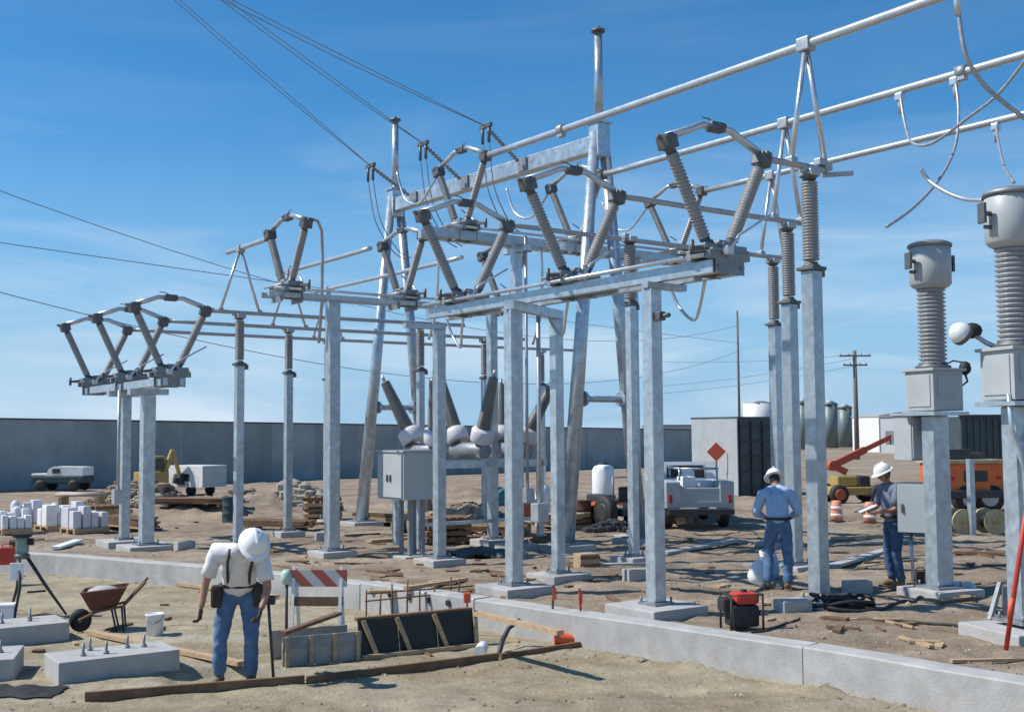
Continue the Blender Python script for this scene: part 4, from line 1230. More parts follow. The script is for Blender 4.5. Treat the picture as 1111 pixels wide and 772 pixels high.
# white box trailer, yellow excavator, white pickup at left background
bt = thing('box_trailer', 'white box trailer with a grey end before the boundary wall', 'trailer', G(214, 537, 0), -.55); bt.scale = (.9, .9, .8)
part('box', MB().box((0, 0, .95), (2.1, 1.4, 1.05), bev=.02), 'paint_white', bt)
part('end_door', MB().box((1.06, 0, .95), (.03, 1.34, 1.0)), 'paint_grey', bt)
part('window', MB().box((.1, -.71, .9), (.3, .02, .35)), 'glass', bt)
for y in (-.55, .55): part('wheel', MB().lathe([(.1, -.08), (.24, -.08), (.26, 0), (.24, .08), (.1, .08)], 16, (.2, y, .26), (0, 1, 0)), 'black', bt)
part('hitch', MB().bar((-1.05, 0, .45), (-1.7, 0, .35), .08, .08), 'steel_dark', bt)
ex = thing('excavator', 'small yellow excavator partly hidden by the thick left post', 'excavator', G(166, 539, 0), .9); ex.scale = (.85, .85, .85)
part('tracks', MB().box((0, -.5, .25), (1.5, .3, .5), bev=.12).box((0, .5, .25), (1.5, .3, .5), bev=.12), 'black', ex)
part('house', MB().box((-.1, 0, .85), (1.2, 1.0, .6), bev=.06), 'yellow', ex)
cbx = part('cab', MB().box((.15, .15, 1.45), (.7, .7, .8), bev=.05), 'yellow', ex)
part('window', MB().box((.15, -.21, 1.5), (.5, .03, .5)), 'glass', cbx)
part('boom', MB().bar((.4, -.2, 1.0), (.85, -.25, 2.1), .16, .2).bar((.85, -.25, 2.1), (1.2, -.25, 1.0), .12, .14), 'yellow', ex)
part('bucket', MB().prism([(1.0, .6), (1.35, .5), (1.45, .8), (1.25, 1.05), (1.1, 1.0)], -.5, 0, Matrix.Identity(4)), 'steel_dark', ex)
pk = thing('pickup_truck', 'white pickup truck parked by the wall at the far left', 'pickup', G(68, 532, 0), -.1); pk.scale = (.88, .88, .8)
part('body', MB().box((0, 0, .62), (2.7, 1.2, .40), bev=.08), 'tarp', pk)
part('cap', MB().prism([(-.6, .82), (1.3, .82), (1.3, 1.28), (-.2, 1.32), (-.45, 1.2)], -.58, .58, Matrix.Identity(4)), 'paint_white', pk)
part('hood', MB().box((-.98, 0, .88), (.75, 1.1, .14), bev=.05), 'paint_white', pk)
part('side_window', MB().box((-.05, -.585, 1.08), (.4, .02, .25)), 'glass', pk)
for x in (-.85, .85):
    for y in (-.56, .56):
        part('wheel', MB().lathe([(.12, -.09), (.28, -.09), (.31, 0), (.28, .09), (.12, .09)], 16, (x, y, .31), (0, 1, 0)), 'black', pk)

# ------------------------------------------------------------------ yard material: pallets, reels, mounds of spoil
GPAL = 'white wrapped bundles stacked at left'
for i, (px, py, wd, ht, lab) in enumerate(((34, 572, 1.0, .72, 'tall white wrapped pallet at the far left edge'), (16, 578, .7, .5, 'small white wrapped pallet nearest the left edge'), (68, 574, 1.1, .62, 'white wrapped pallet third from the left edge'),
                                       (92, 577, .9, .72, 'white wrapped pallet with blocks on it left of the leftmost post'))):
    p = G(px, py)
    t = thing('wrapped_pallet', lab, 'pallet', p, .5+.1*i, GPAL)
    pw = MB()
    for y in (-.4, 0, .4): pw.box((0, y*wd, .05), (wd, .09, .09))
    pw.box((0, 0, .11), (wd, wd*.9, .03))
    part('pallet', pw, 'wood', t)
    ld = MB()
    for k in range(4):
        for j in range(2):
            hh = ht*random.uniform(.45, 1.0)
            if random.random() < .3: ld.lathe([(wd*.11, 0), (wd*.115, .03), (wd*.115, hh*.85), (wd*.08, hh*.92), (wd*.04, hh)], 12, ((k-1.5)*wd*.25, (j-.5)*wd*.42, .125))
            else: ld.box(((k-1.5)*wd*.25, (j-.5)*wd*.42, .125+hh/2), (wd*random.uniform(.19, .24), wd*random.uniform(.3, .4), hh), random.uniform(-.12, .12), bev=.02)
    part('load', ld, ['wrap', 'plastic_white', 'paint_white', 'wrap'][i], t)
# pipe bundle
pb = MB()
for k in range(4):
    a = G(60, 556)+Vector((0, .12*k, .55+.01*k)); b = G(112, 556)+Vector((0, .12*k, .55)); pb.tube(a, b, .055, n=10)
pbt = thing('pipe_bundle', 'bundle of pinkish pipes lying on trestles by the white pallets', 'pipes', G(86, 556))
part('pipes', pb, mat('pinkish_pipe', (.42, .33, .30), .5), pbt, True)
for px in (66, 106):
    q = G(px, 556); part('trestle', MB().box(q+Vector((0, .2, .24)), (.1, .6, .48)), 'wood', pbt, True)

GR = 'cable reels beside the orange truck'
for px, py, lab in ((1041, 579, 'tan cable reel left of the thin post behind the transformers'), (1075, 579, 'tan cable reel nearest the right-hand transformer stand')):
    t = thing('cable_reel', lab, 'cable reel', G(px, py), .15, GR)
    for y in (-.22, .22): part('flange', MB().lathe([(.02, -.025), (.29, -.025), (.29, .025), (.02, .025)], 24, (0, y, .29), (0, 1, 0), False), 'tan', t)
    part('core', MB().tube((0, -.2, .29), (0, .2, .29), .16, n=18), 'black', t)
    part('hub', MB().tube((0, -.27, .29), (0, -.23, .29), .07, n=12), 'yellow', t)
# thin grey post behind
solo('marker_post', MB().box(G(1055, 580)+Vector((0, 0, .85)), (.13, .13, 1.7), .3, bev=.01), 'galv', 'thin plain grey post between the two transformer stands', 'post')

GCN = 'orange and white traffic drums'
M['drum'] = mat('faded_orange_plastic', (0.72, 0.27, 0.16), 0.6, 0.0, 0.15, 5, dirt=(0.60, 0.36, 0.27))
for px, py, lab in ((908, 566, 'orange and white traffic drum right of the tallest insulator post'), (944, 568, 'orange and white traffic drum left of the worker at right')):
    t = thing('traffic_drum', lab, 'traffic drum', G(px, py), 0, GCN); t.scale = (.72, .72, .66)
    part('drum', MB().lathe([(.22, .05), (.21, .3), (.19, .55), (.17, .8), (.12, .84)], 18), 'drum', t)
    for z in (.22, .50): part('band', MB().lathe([(.222-.03*z, z), (.217-.03*z, z+.12)], 18), 'plastic_white', t)
    part('foot', MB().lathe([(.3, 0), (.3, .05), (.24, .06)], 18), 'black', t)

# lumber heaps, boards
def board(name, a, b, wd, th, m, label, cat='board', group=None):
    return solo(name, MB().bar(a, b, wd, th), m, label, cat, group)
GLU = 'loose boards lying in the yard'
boards = [((400, 590), (470, 583), 'wood', 'loose board lying left of the breaker cabinet legs'), ((498, 590), (556, 572), 'wood_dark', 'dark loose board slanting under the circuit breaker'),
          ((492, 574), (556, 592), 'wood', 'pale loose board slanting under the circuit breaker'), ((720, 600), (800, 590), 'conc', 'pale flat strip on the dirt behind the thickest post'),
          ((640, 616), (700, 612), 'conc', 'pale plank on the dirt left of the thickest post'), ((1035, 600), (1090, 602), 'wood_dark', 'dark board on the dirt behind the right footing'),
          ((900, 618), (965, 598), 'conc', 'pale plank on the dirt left of the worker at right'), ((60, 596), (85, 590), 'plastic_white', 'white plank lying before the white pallets'),
          ((240, 596), (300, 600), 'wood_dark', 'dark board on the ground behind the stooping worker'), ((590, 560), (640, 556), 'wood_dark', 'dark board behind the middle posts'),
          ((330, 572), (375, 568), 'wood', 'board lying near the tall left post'), ((905, 588), (955, 584), 'wood', 'board on the dirt beyond the traffic drums')]
for (a, b, m_, lab) in boards:
    pa_, pb_ = G(*a), G(*b); pa_.z = gz(pa_.x, pa_.y)+.05; pb_.z = gz(pb_.x, pb_.y)+.06
    board('loose_board', pa_, pb_, .2, .05, m_, lab, 'board', GLU)
# rubble/crates under the breaker
tp = MB()
c_ = G(520, 604)
for k in range(40):
    a = random.uniform(0, 2*PI); r = random.uniform(.1, 1)
    tp.ball(c_+Vector((math.cos(a)*r*.75, math.sin(a)*r*.45, .03+.1*(1-r))), random.uniform(.08, .16), (1.3, 1, .6), 8)
solo('tarpaulin_heap', tp, 'tarp', 'dark crumpled tarpaulin heap on the ground below the circuit breaker', 'tarpaulin')
wf = thing('wrapped_roll', 'upright white wrapped roll standing between the two middle posts', 'roll', G(589, 572), 0)
part('roll', MB().lathe([(.16, 0), (.19, .05), (.19, .95), (.13, 1.05), (.05, 1.08)], 16), 'plastic_white', wf)
part('strap', MB().lathe([(.195, .5), (.195, .56)], 16), 'wrap', wf)
cr = thing('wooden_crate', 'small tan wooden crate on the dirt behind the formwork post', 'crate', G(636, 616), .4)
part('box', MB().box((0, 0, .13), (.36, .3, .26), bev=.01), 'wood', cr)
part('slats', MB().box((0, -.16, .2), (.38, .02, .05)).box((0, -.16, .06), (.38, .02, .05)), 'wood_dark', cr)

# ------------------------------------------------------------------ excavation: pads, formwork, tools
def low(px, py): return G(px, py, LOW)
GPD = 'concrete pads with anchor bolts in the excavation'
def pad(c, sx, sy, h, rz, label, bolts):
    t = thing('concrete_pad', label, 'concrete pad', c, rz, GPD)
    part('slab', MB().box((0, 0, h/2-.05), (sx, sy, h+.1), bev=.015), 'conc', t)
    for x, y in bolts:
        part('anchor_bolt', MB().tube((x, y, h-.02), (x, y, h+.14), .016, n=8).tube((x, y, h), (x, y, h+.03), .032, n=6), 'galv_dark', t)
    return t
pad(low(118, 733)+Vector((-.04, .22, 0)), 1.35, .72, .24, .60, 'concrete pad with anchor bolts nearest the camera', [(-.35, -.1), (-.1, -.12), (.2, .1), (-.2, .2), (.38, .05)])
pad(low(12, 697)+Vector((0, .2, 0)), 1.15, .8, .24, .60, 'concrete pad below the survey tripod at left', [(-.2, 0), (.15, 0), (.2, .25)])
pad(low(-14, 735)+Vector((-.05, .2, 0)), .6, .9, .24, .28, 'concrete pad mostly cut off by the left edge', [(.1, 0)])
a = low(95, 762); b = low(702, 697)
def edge_board(pxs, nm, lab, m_, ht, th=.05, up=0):
    ps = [low(*p)+Vector((0, 0, ht/2-.03+up)) for p in pxs]
    mb = MB()
    for i in range(len(ps)-1): mb.bar(ps[i], ps[i+1], th, ht)
    return solo(nm, mb, m_, lab, 'board')
edge_board([(92, 761), (330, 742)], 'form_board', 'long dark form board at the feet of the stooping worker', 'wood_dark', .13)
edge_board([(333, 742), (540, 716)], 'form_board', 'long dark form board below the black formwork panels', 'wood_dark', .12)
edge_board([(543, 715), (640, 700)], 'form_board', 'short dark form board running to the orange block', 'wood_dark', .10)
ps = [low(96, 689), low(262, 724)]
board('plank', ps[0]+Vector((0, 0, .05)), ps[1]+Vector((0, 0, .05)), .12, .05, 'wood', 'pale plank lying from the wheelbarrow to the stooping worker', 'plank')
ps = [low(180, 634), low(300, 650)]
board('plank', ps[0]+Vector((0, 0, .05)), ps[1]+Vector((0, 0, .05)), .12, .05, 'wood', 'pale plank along the foot of the low wall behind the stooping worker', 'plank')
ps = [P(518, 665, 14.2), P(608, 686, 12.9)]
board('plank', ps[0], ps[1], .10, .05, 'wood', 'pale plank slanting from the formwork to the orange block', 'plank')

# black formwork
f0, f1 = low(391, 714), low(517, 700)
fm = thing('formwork', 'row of black formwork panels with tan battens in the pit', 'formwork', f0.lerp(f1, .5))
fd = (f1-f0).normalized(); fn = Vector((-fd.y, fd.x, 0))
hgt = .44
lean_ = fn*.10
for k in range(3):
    a = f0.lerp(f1, k/3+.004); b = f0.lerp(f1, (k+1)/3-.004)
    mb = MB()
    vs = [a, b, b+lean_+Vector((0, 0, hgt)), a+lean_+Vector((0, 0, hgt))]
    vs2 = [v+fn*.02 for v in vs]
    mb.add(vs+vs2, [(0, 1, 2, 3), (7, 6, 5, 4), (0, 4, 5, 1), (1, 5, 6, 2), (2, 6, 7, 3), (3, 7, 4, 0)])
    part('panel', mb, 'ply_black', fm, True)
for k, q in enumerate((.14, .42, .74, .99)):
    a = f0.lerp(f1, q)-fn*.025+Vector((0, 0, -.02)); b = a + lean_ + fd*(-.16 if k < 3 else .03) + Vector((0, 0, hgt+.02))
    part('batten', MB().bar(a-fn*.01, b-fn*.01, .055, .03, up=fn), 'wood', fm, True)
part('base_rail', MB().bar(f0-fn*.06+Vector((0, 0, .02)), f1-fn*.06+Vector((0, 0, .02)), .07, .05), 'wood', fm, True)
part('top_rail', MB().bar(f0+lean_+fn*.05+Vector((0, 0, hgt+.01)), f1+lean_+fn*.05+Vector((0, 0, hgt+.01)), .09, .04), 'wood_dark', fm, True)
# grey form box left of it
g0, g1 = low(306, 722), low(391, 714)
fg = thing('formwork', 'grey concrete-stained form box beside the stooping worker', 'formwork', g0.lerp(g1, .5))
gd = (g1-g0).normalized(); gn = Vector((-gd.y, gd.x, 0))
part('front_board', MB().bar(g0+Vector((0, 0, .13)), g1+Vector((0, 0, .13)), .03, .28), 'ply_grey', fg, True)
part('top_board', MB().bar(g0-gn*.03+Vector((0, 0, .27)), g1-gn*.03+Vector((0, 0, .27)), .03, .13), 'galv_dark', fg, True)
for q in (.05, .35, .65, .95):
    a = g0.lerp(g1, q)-gn*.05; part('stake', MB().bar(a+Vector((0, 0, -.05)), a+Vector((0, 0, .34)), .045, .03, up=gn), 'wood', fg, True)
part('back_board', MB().bar(g0+gn*.55+Vector((0, 0, .16)), g1+gn*.55+Vector((0, 0, .16)), .03, .34), 'ply_grey', fg, True)
part('cross_board', MB().bar(g0+gn*.0+Vector((0, 0, .38)), g1+gn*.9+Vector((0, 0, .42)), .09, .04), 'wood_dark', fg, True)
# back forms and trays behind
h0, h1 = low(395, 680), low(512, 672)
rb_ = thing('rebar_cage', 'rusty reinforcing bars standing up behind the black formwork', 'rebar', h0.lerp(h1, .5))
for k in range(9):
    a = h0.lerp(h1, k/8)+Vector((random.uniform(-.05, .05), random.uniform(0, .35), 0))
    part('bar', MB().tube(a, a+Vector((random.uniform(-.03, .03), 0, random.uniform(.42, .62))), .012, n=6), 'rebar', rb_, True)
part('tie_bars', MB().tube(h0+Vector((0, .1, .35)), h1+Vector((0, .1, .40)), .012, n=6).tube(h0+Vector((0, .25, .44)), h1+Vector((0, .2, .46)), .012, n=6), 'rebar', rb_, True)
q0, q1 = low(400, 668), low(520, 664)
board('plank', q0+Vector((0, 0, .36)), q1+Vector((0, 0, .36)), .16, .05, 'wood', 'tan plank across the top of the pit behind the black panels', 'plank')
board('plank', low(440, 672)+Vector((0, .1, .45)), low(505, 658)+Vector((0, .1, .42)), .10, .05, 'wood', 'tan plank crossing over the rebar behind the black panels', 'plank')
dl = MB().sweep([low(541, 712)+Vector((0, 0, .02)), low(545, 706)+Vector((0, .05, .12)), low(552, 704)+Vector((0, .1, .25)), low(560, 706)+Vector((.05, .15, .36))], [.03, .035, .03, .03], 8)
solo('prop', dl, 'steel_dark', 'dark bent steel prop at the right end of the black formwork', 'prop')
pcx = low(522, 711)
solo('pipe_end', MB().tube(pcx+Vector((-.02, -.05, .06)), pcx+Vector((.02, .2, .08)), .07, n=14), 'plastic_white', 'short white pipe end lying beside the black formwork', 'pipe')

# striped barricade
bp_ = low(345, 694)
ba = thing('barricade', 'red and white striped barricade behind the grey form box', 'barricade', bp_, -.08)
part('striped_board', MB().box((0, -.05, .82), (.80, .025, .22)), 'stripe', ba)
part('lower_board', MB().box((0, -.08, .52), (.70, .025, .12)), 'wood_dark', ba)
for s in (-1, 1):
    part('leg', MB().bar((s*.32, -.16, 0), (s*.32, -.02, .98), .04, .04), 'plastic_white', ba)
    part('leg', MB().bar((s*.30, .20, 0), (s*.31, .0, .95), .04, .04), 'plastic_white', ba)
lt = thing('warning_light', 'small pale green warning lamp left of the striped barricade', 'lamp', bp_+Vector((-.42, 0, 0)))
part('stem', MB().tube((0, 0, 0), (0, 0, .75), .02, n=8), 'steel_dark', lt)
part('lens', MB().lathe([(.05, 0), (.08, .03), (.08, .15), (.04, .19)], 14, (0, 0, .74)), mat('pale_green_lens', (.45, .62, .52), .3), lt)

# orange block & stakes
ob = low(622, 700)
ot2 = thing('traffic_cone', 'orange cone lying flat at the foot of the retaining wall', 'traffic cone', ob)
part('cone', MB().lathe([(.085, -.22), (.08, -.20), (.03, .22), (.02, .24)], 16, (0, 0, .085), (1, -.12, -.06)), 'orange_cone', ot2)
part('foot', MB().box((-.225, .027, .095), (.03, .19, .19), -.12, bev=.015), 'orange_cone', ot2)
GSK = 'stakes at the foot of the retaining wall'
for px, py, h_, m_, hd, lab in ((598, 694, .72, 'wood_dark', True, 'dark stake with an orange ribbon beside the lying cone'), (632, 697, .70, 'red', False, 'thin red stake above the lying cone')):
    q = low(px, py)
    t = thing('survey_stake', lab, 'stake', q, 0, GSK)
    part('stake', MB().bar(q+Vector((0, 0, -.05)), q+Vector((-.03 if px > 600 else .04, 0, h_)), .03, .02), m_, t, True)
    part('ribbon', MB().box(q+Vector((.05 if hd else -.02, 0, h_-.12)), (.055, .015, .15), .3, bev=.006), 'orange_cone', t, True)
for px, h_, lx, lab in ((650, .26, .02, 'short grey stake left of the other short one at the wall foot'), (660, .26, -.06, 'short leaning grey stake at the wall foot')):
    q = low(px, 702); solo('survey_stake', MB().bar(q, q+Vector((lx, 0, h_)), .025, .025), 'wood_dark', lab, 'stake', GSK)
q = low(462, 672)
t = thing('survey_stake', 'wooden stake with a pink flag behind the black formwork', 'stake', low(507, 690), 0, GSK)
part('stake', MB().bar((0, 0, 0), (0, 0, .55), .03, .03), 'wood', t)
part('ribbon', MB().box((0, -.02, .52), (.10, .04, .14), bev=.02), 'orange_cone', t)

# wheelbarrow
wbp = low(112, 684)
wb_ = thing('wheelbarrow', 'rusty red wheelbarrow standing before the low wall', 'wheelbarrow', wbp, .25); wb_.scale = (.80, .80, .86)
vs = []
rimz = .68
tray = MB()
top = [(-.36, -.34), (.40, -.30), (.40, .30), (-.36, .34)]; bot = [(-.2, -.2), (.2, -.18), (.2, .18), (-.2, .2)]
V0 = [Vector((x, y, rimz+(.04 if x > 0 else -.02))) for x, y in top] + [Vector((x, y, .36)) for x, y in bot]
V1 = [v*1 + Vector((0, 0, .0)) for v in V0]
ctr = Vector((0, 0, .6))
V1 = [Vector((v.x*.93, v.y*.93, v.z+.01)) for v in V0[:4]] + [Vector((v.x*.9, v.y*.9, v.z+.03)) for v in V0[4:]]
tray.add(V0+V1, [(0, 1, 5, 4), (1, 2, 6, 5), (2, 3, 7, 6), (3, 0, 4, 7), (4, 5, 6, 7), (8, 12, 13, 9), (9, 13, 14, 10), (10, 14, 15, 11), (11, 15, 12, 8), (12, 15, 14, 13),
                 (0, 8, 9, 1), (1, 9, 10, 2), (2, 10, 11, 3), (3, 11, 8, 0)])
part('tray', tray, 'barrow', wb_)
part('load', MB().ball((0, 0, .60), .30, (1.0, .9, .45), 14), 'conc', wb_)
wv = part('wheel', MB().lathe([(.06, -.05), (.17, -.05), (.19, 0), (.17, .05), (.06, .05)], 18, (-.38, 0, .19), (0, 1, 0)), 'black', wb_)
part('hub', MB().tube((-.38, -.09, .19), (-.38, .09, .19), .03, n=8), 'galv_dark', wv)
for s in (-1, 1):
    part('handle', MB().sweep([(-.40, s*.10, .20), (-.1, s*.2, .34), (.35, s*.26, .42), (.62, s*.30, .70), (.72, s*.30, .80)], .022, 8), 'wood_dark', wb_)
    part('leg', MB().sweep([(.15, s*.22, .38), (.24, s*.24, 0), (.36, s*.24, .0), (.32, s*.24, .40)], .018, 6), 'steel_dark', wb_)
# bucket
bu = thing('bucket', 'white plastic bucket beside the stooping worker', 'bucket', low(168, 690))
part('pail', MB().lathe([(.105, 0), (.12, .28), (.128, .29), (.128, .31), (.115, .31), (.10, .03)], 18), 'plastic_white', bu)
part('bail', MB().sweep([(-.125, 0, .29), (-.10, -.09, .22), (0, -.13, .18), (.10, -.09, .22), (.125, 0, .29)], .005, 6), 'galv_dark', bu)

# survey tripod with instrument
tc_ = low(40, 668)
tt_ = thing('survey_tripod', 'survey tripod with an instrument on top at the left edge', 'tripod', tc_)
hz = P(24, 604, tc_.y).z - tc_.z; hx = P(24, 604, tc_.y).x - tc_.x
for ang in (0.35, 2.6, 4.5):
    fx, fy = .50*math.cos(ang), .40*math.sin(ang)
    part('leg', MB().sweep([(hx+.07*math.cos(ang), .07*math.sin(ang), hz), (hx*.55+fx*.5, fy*.5, hz*.5), (hx*.3+fx, fy, 0)], [.028, .026, .016], 8), 'steel_dark', tt_)
hd_ = part('head', MB().tube((hx, 0, hz-.02), (hx, 0, hz+.05), .11, n=16), 'cast', tt_)
part('brace', MB().bar((hx*.55+.24, .05, hz*.42), (hx*.55+.02, -.1, hz*.42), .03, .03), 'steel_dark', tt_)
ins = part('instrument', MB().box((hx, 0, hz+.18), (.17, .14, .24), bev=.03).box((hx, 0, hz+.09), (.13, .13, .08), bev=.02), mat('pale_green_casing', (.22, .30, .26), .5), tt_)
part('eyepiece', MB().tube((hx-.18, -.02, hz+.23), (hx+.16, .02, hz+.23), .045, .055, 12), 'black', ins)
part('canopy', MB().box((hx, 0, hz+.33), (.26, .20, .06), .2, bev=.025), 'black', tt_)
part('tag', MB().box((hx-.02, -.14, hz-.20), (.20, .02, .26), .1, bev=.01), 'plastic_white', tt_)
wbx = thing('cooler_box', 'white box at the left edge below the tripod', 'box', low(6, 672)+Vector((-.05, 0, 0)), .2)
part('body', MB().box((0, 0, .10), (.36, .26, .2), bev=.02), 'plastic_white', wbx)
part('lid', MB().box((0, 0, .22), (.38, .28, .04), bev=.015), 'plastic_white', wbx)
rc = thing('fuel_can', 'red fuel can at the left edge behind the tripod', 'fuel can', G(8, 612), .3)
part('body', MB().box((0, 0, .16), (.30, .22, .32), bev=.04), 'red', rc)
part('spout', MB().tube((.08, 0, .31), (.16, 0, .42), .025, n=8), 'black', rc)
part('handle', MB().sweep([(-.1, 0, .31), (-.09, 0, .38), (.03, 0, .38), (.04, 0, .31)], .012, 6), 'red', rc)

# ------------------------------------------------------------------ right-hand yard clutter
pg = thing('portable_generator', 'small red and black portable generator on the dirt behind the retaining wall', 'generator', G(805, 682), .2)
part('frame', MB().sweep([(-.20, -.17, .0), (-.20, -.17, .42), (.20, -.17, .42), (.20, -.17, .0)], .016, 6).sweep([(-.20, .17, .0), (-.20, .17, .42), (.20, .17, .42), (.20, .17, .0)], .016, 6).tube((-.2, -.17, .42), (-.2, .17, .42), .016, n=6).tube((.2, -.17, .42), (.2, .17, .42), .016, n=6), 'black', pg)
part('engine', MB().box((0, 0, .17), (.34, .30, .26), bev=.04).box((-.2, 0, .30), (.14, .22, .16), bev=.03), 'black', pg)
part('fuel_tank', MB().box((.03, 0, .37), (.30, .28, .14), bev=.05), 'red', pg)
part('cap', MB().tube((.03, 0, .43), (.03, 0, .47), .04, n=12), 'black', pg)
part('exhaust', MB().tube((.18, -.1, .2), (.28, -.1, .2), .035, n=10), 'galv_dark', pg)

hs = MB()
c_ = G(915, 662)
random.seed(3)
for k in range(9):
    pts = []; r = random.uniform(.16, .42); ox, oy = random.uniform(-.16, .16), random.uniform(-.08, .08); z0 = .04+.02*k
    for j in range(25):
        a = 2*PI*j/24+k
        pts.append(c_+Vector((ox+math.cos(a)*r*1.1, oy+math.sin(a)*r*.6, max(.03, z0+.03*math.sin(a*2+k)-.02*abs(math.cos(a))))))
    hs.sweep(pts, .024, 6)
solo('hose_heap', hs, 'black', 'heap of black hose at the foot of the tallest insulator post', 'hose')
def gcable(lab, pix, r=.02, m='black', z=.03):
    pts = [G(x, y, z) for x, y in pix]; out = []
    for i in range(len(pts)-1):
        p0 = pts[max(i-1, 0)]; p1 = pts[i]; p2 = pts[i+1]; p3 = pts[min(i+2, len(pts)-1)]
        for k in range(6):
            s = k/6; q = .5*((2*p1)+(p2-p0)*s+(2*p0-5*p1+4*p2-p3)*s*s+(3*p1-p0-3*p2+p3)*s**3)
            q.z = gz(q.x, q.y)+r*.8; out.append(q)
    out.append(pts[-1])
    return solo('ground_cable', MB().sweep(out, r, 8), m, lab, 'cable', 'cables lying on the dirt at right')
gcable('black cable from the hose heap to the transformer footing beside the worker', [(935, 662), (960, 660), (985, 652), (1000, 646), (1002, 640)])
gcable('long black cable running from the hose heap to the right footing', [(930, 668), (970, 669), (1010, 672), (1043, 678)])
gcable('thin cable crossing the dirt to the white sack', [(752, 577), (780, 580), (815, 574), (832, 600)], .014)
gcable('thin cable from the generator toward the tallest post', [(815, 684), (835, 682), (850, 676), (868, 670)], .014)

sk = thing('sack', 'white sack leaning beside the feet of the worker in light blue', 'sack', G(822, 634), 0)
bgm = MB().lathe([(.02, 0), (.15, .02), (.19, .10), (.16, .24), (.09, .38), (.05, .44), (.08, .50), (.03, .51)], 18, (0, 0, 0), (.22, -.05, 1))
bgm.v = rumple([Vector((v_.x, v_.y*.75, max(v_.z, 0))) for v_ in bgm.v], .03, 9)
part('bag', bgm, 'plastic_white', sk)
part('tie', MB().lathe([(.055, .425), (.06, .44), (.055, .455)], 12, (0, 0, 0), (.22, -.05, 1)), 'wrap', sk)
sk2 = thing('sack', 'grey-blue tool sack leaning on the leg of the worker in light blue', 'sack', G(836, 628), 0)
bgm = MB().lathe([(.02, 0), (.14, .02), (.17, .14), (.15, .30), (.11, .42), (.03, .44)], 18, (0, 0, 0), (-.1, -.05, 1))
bgm.v = rumple([Vector((v_.x, v_.y*.75, max(v_.z, 0))) for v_ in bgm.v], .03, 9)
part('bag', bgm, 'shirt_blue', sk2)
part('strap', MB().sweep(crv([(-.12, -.06, .34), (-.08, -.08, .52), (.02, -.08, .54), (.06, -.06, .36)]), .012, 6), 'leather', sk2)
blk = G(862, 664)
solo('concrete_block', MB().box(blk+Vector((0, .1, .07)), (.42, .3, .17), .3, bev=.02), 'conc', 'loose concrete block in front of the worker in light blue', 'block')
rg = thing('rag_heap', 'pale crumpled sacking beside the footing at right', 'sacking', G(1040, 640))
rgm = MB()
for k in range(7): rgm.ball((random.uniform(-.2, .2), random.uniform(-.1, .1), .05), random.uniform(.06, .11), (1.3, 1, .8), 8)
part('cloth', rgm, 'wrap', rg)
tb = thing('toolbox', 'small rust-brown box beside the boots of the worker at right', 'box', G(999, 634), .2)
part('body', MB().box((0, 0, .11), (.22, .18, .2), bev=.02), 'barrow', tb)
part('handle', MB().sweep([(-.07, 0, .2), (-.06, 0, .26), (.06, 0, .26), (.07, 0, .2)], .01, 6), 'black', tb)
# red and white range pole
q = P(1091, 694, 11.9); q2 = P(1108, 585, 11.9)
rp_ = thing('range_pole', 'red surveying pole leaning at the right edge', 'pole', q)
part('rod', MB().tube(q-Vector((0, 0, .1)), q2+(q2-q)*.6, .026, n=8), 'red', rp_, True)
part('band', MB().tube(q.lerp(q2, .22), q.lerp(q2, .42), .028, n=8), 'orange_cone', rp_, True)
# steel plate leaning at right
ap = MB(); a = G(1074, 672, .12)
ap.bar(a, a+Vector((.18, .1, .42)), .05, .05).bar(a+Vector((.0, 0, 0)), a+Vector((.5, 0, .0)), .04, .04).bar(a+Vector((.18, .1, .42)), a+Vector((.5, .1, .42)), .05, .03)
ap.box(a+Vector((.32, .05, .2)), (.3, .02, .36), .1)
solo('steel_bracket', ap, 'galv_dark', 'grey steel bracket frame set on the right-edge footing', 'bracket')
# white scrap on the wall
q = P(1034, 752, 10.2)
solo('plastic_scrap', MB().prism([(-.05, -.12), (.06, -.13), (.03, .02), (.01, .13), (-.02, .03)], -.012, .012, Matrix.Translation(G(1034, 761, LOW+.03)+Vector((0, 0, .10)))@Matrix.Rotation(-.6, 4, 'Z')), 'plastic_white',
     'torn scrap of white plastic at the foot of the right wall section', 'scrap')
# thin dark sheet laid down as the shadow of something off-frame, lower left
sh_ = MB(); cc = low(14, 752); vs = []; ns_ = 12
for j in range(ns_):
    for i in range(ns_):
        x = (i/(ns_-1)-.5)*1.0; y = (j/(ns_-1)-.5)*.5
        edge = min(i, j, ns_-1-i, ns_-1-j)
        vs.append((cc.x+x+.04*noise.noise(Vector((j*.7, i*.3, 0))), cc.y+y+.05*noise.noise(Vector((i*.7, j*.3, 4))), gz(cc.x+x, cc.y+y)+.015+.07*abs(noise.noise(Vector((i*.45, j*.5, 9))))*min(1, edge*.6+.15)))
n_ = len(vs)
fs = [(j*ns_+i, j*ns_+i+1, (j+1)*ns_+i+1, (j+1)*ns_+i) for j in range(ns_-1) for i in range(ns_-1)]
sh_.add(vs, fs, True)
solo('shadow_sheet', sh_, 'black', 'thin dark sheet standing in for a cast shadow at the lower left corner', 'stand-in shadow')

